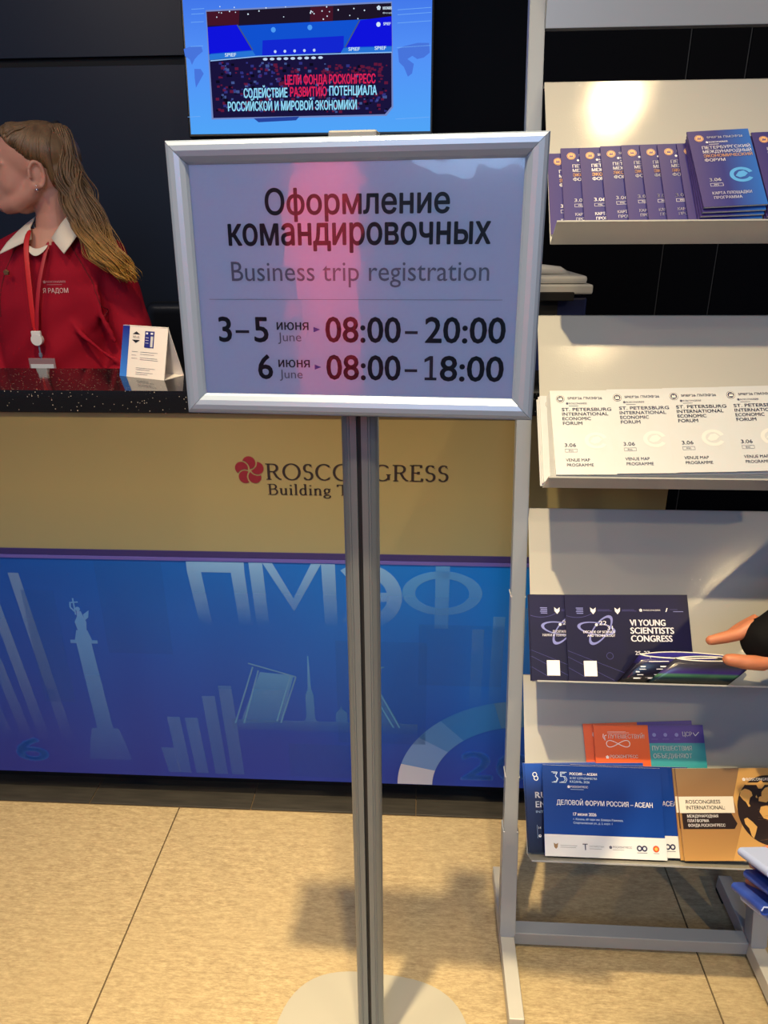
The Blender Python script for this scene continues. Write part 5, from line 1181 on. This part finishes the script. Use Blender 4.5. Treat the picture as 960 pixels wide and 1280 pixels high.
cA = stripe_cover('inky_blue_cover', rgb(14, 14, 24), [(.55, rgb(22, 20, 44)), (.8, rgb(46, 40, 130)), (1, rgb(58, 54, 150))])
cB = stripe_cover('slate_violet_cover', rgb(10, 12, 20), [(.20, rgb(18, 40, 52)), (.28, rgb(70, 120, 90)), (.34, rgb(60, 44, 120)), (.5, rgb(54, 54, 70)), (1, rgb(44, 46, 62))])
rA, rowsA = bent_brochure('open_brochure', .1900, .3700, .0580, .034, .026, .057, -.040, cA)
tag(rA, 'bent open dark brochure at the left of the held pair, its white page edge looping', 'brochure', 'brochures held open in the hand')
rB, rowsB = bent_brochure('open_brochure', .2480, .3860, .0500, .046, .018, .049, -.050, cB)
tag(rB, 'slate brochure with a green stripe, nearer of the two bent open in the hand', 'brochure', 'brochures held open in the hand')
p = Print(.0003)
for i, (x0, x1, v) in enumerate(((.205, .246, .045), (.202, .236, .038), (.188, .232, .029), (.186, .226, .0245), (.180, .230, .020), (.182, .222, .015), (.176, .212, .009))):
    p.line([(x0, v), (x1, v + .001)], .0022 if i % 2 == 0 else .0012, DWI, 1)
_b2 = bmesh.new(); _b2.from_mesh(rA.children[0].data if rA.children[0].name.startswith('cover') else rA.children[1].data); tr3 = BVHTree.FromBMesh(_b2)
def onto2(v):
    h_ = tr3.ray_cast(Vector((v[0], v[1], .3)), Vector((0, 0, -1))); return (v[0], v[1], (h_[0].z if h_[0] is not None else .03) + .0014)
p.build('printed_lines', rA, warp=onto2)

# stack of folded blue and white leaflets in the lowered hand
SB = mat('held_blue_cover', rgb(46, 74, 168), .35, var=(40, .5, rgb(26, 40, 120))); SW_ = mat('held_pale_cover', rgb(150, 166, 214), .4)
for i in range(6):
    root = empty('folded_leaflet', SO + Vector((.012 * (i % 2) - .004 + (.004 * i if i < 4 else 0), -.004 * (i % 3), .030 - .0125 * i)), rot=(R(-24), R(2 + 1.5 * (i % 3)), R(4 + 2 * (i % 2))))
    bm = bmesh.new(); wd_, dp_, th_ = .115, .055, .0100
    # folded sheet: rounded spine on the left, open gap to the right
    sec = []
    for q in range(13): a = R(90 + 15 * q); sec.append((th_ / 2 + th_ / 2 * cos(a), th_ / 2 * sin(a)))
    sec2 = [(th_ / 2 + (th_ / 2 - .0022) * cos(R(270 - 15 * q)), (th_ / 2 - .0022) * sin(R(270 - 15 * q))) for q in range(13)]
    prof = [(wd_, .0018 + .0012)] + sec + [(wd_, -.0018 - .0012)] + [(wd_, -.0018)] + sec2 + [(wd_, .0018)]
    prism(bm, prof, -dp_ / 2, dp_ / 2, 'y'); bmesh.ops.triangulate(bm, faces=[f for f in bm.faces if len(f.verts) > 4]); bmesh.ops.recalc_face_normals(bm, faces=bm.faces)
    bm_obj('cover_sheet', bm, (SB if i not in (0, 5) else SW_), root)
    bm = bmesh.new(); box(bm, .006, wd_ - .001, -dp_ / 2 + .001, dp_ / 2 - .001, -.0016, .0016); bm_obj('inner_pages', bm, PAGE, root)
    bm = bmesh.new(); tube(bm, [(.0015, -dp_ / 2 - .0003, .0), (.004, -dp_ / 2 - .0003, th_ / 2 - .001), (.03, -dp_ / 2 - .0003, th_ / 2 - .003), (.10, -dp_ / 2 - .0003, .0025)], .0009, 6); bm_obj('fold_pale_edge', bm, SW_, root)  # pale strip along the front edge of each folded sheet
    tag(root, ['pale leaflet topmost of the folded stack held at the lower right edge', 'blue folded leaflet just under the top one of the stack held at lower right', 'blue folded leaflet third down in the stack held at lower right', 'blue folded leaflet fourth down in the stack held at lower right', 'blue folded leaflet second from bottom in the stack held at lower right', 'pale leaflet at the bottom of the folded stack held at lower right'][i], 'leaflet', 'folded leaflets held low at the right')

for proto in (blue0, white0, cr_, ce_, asb): pass
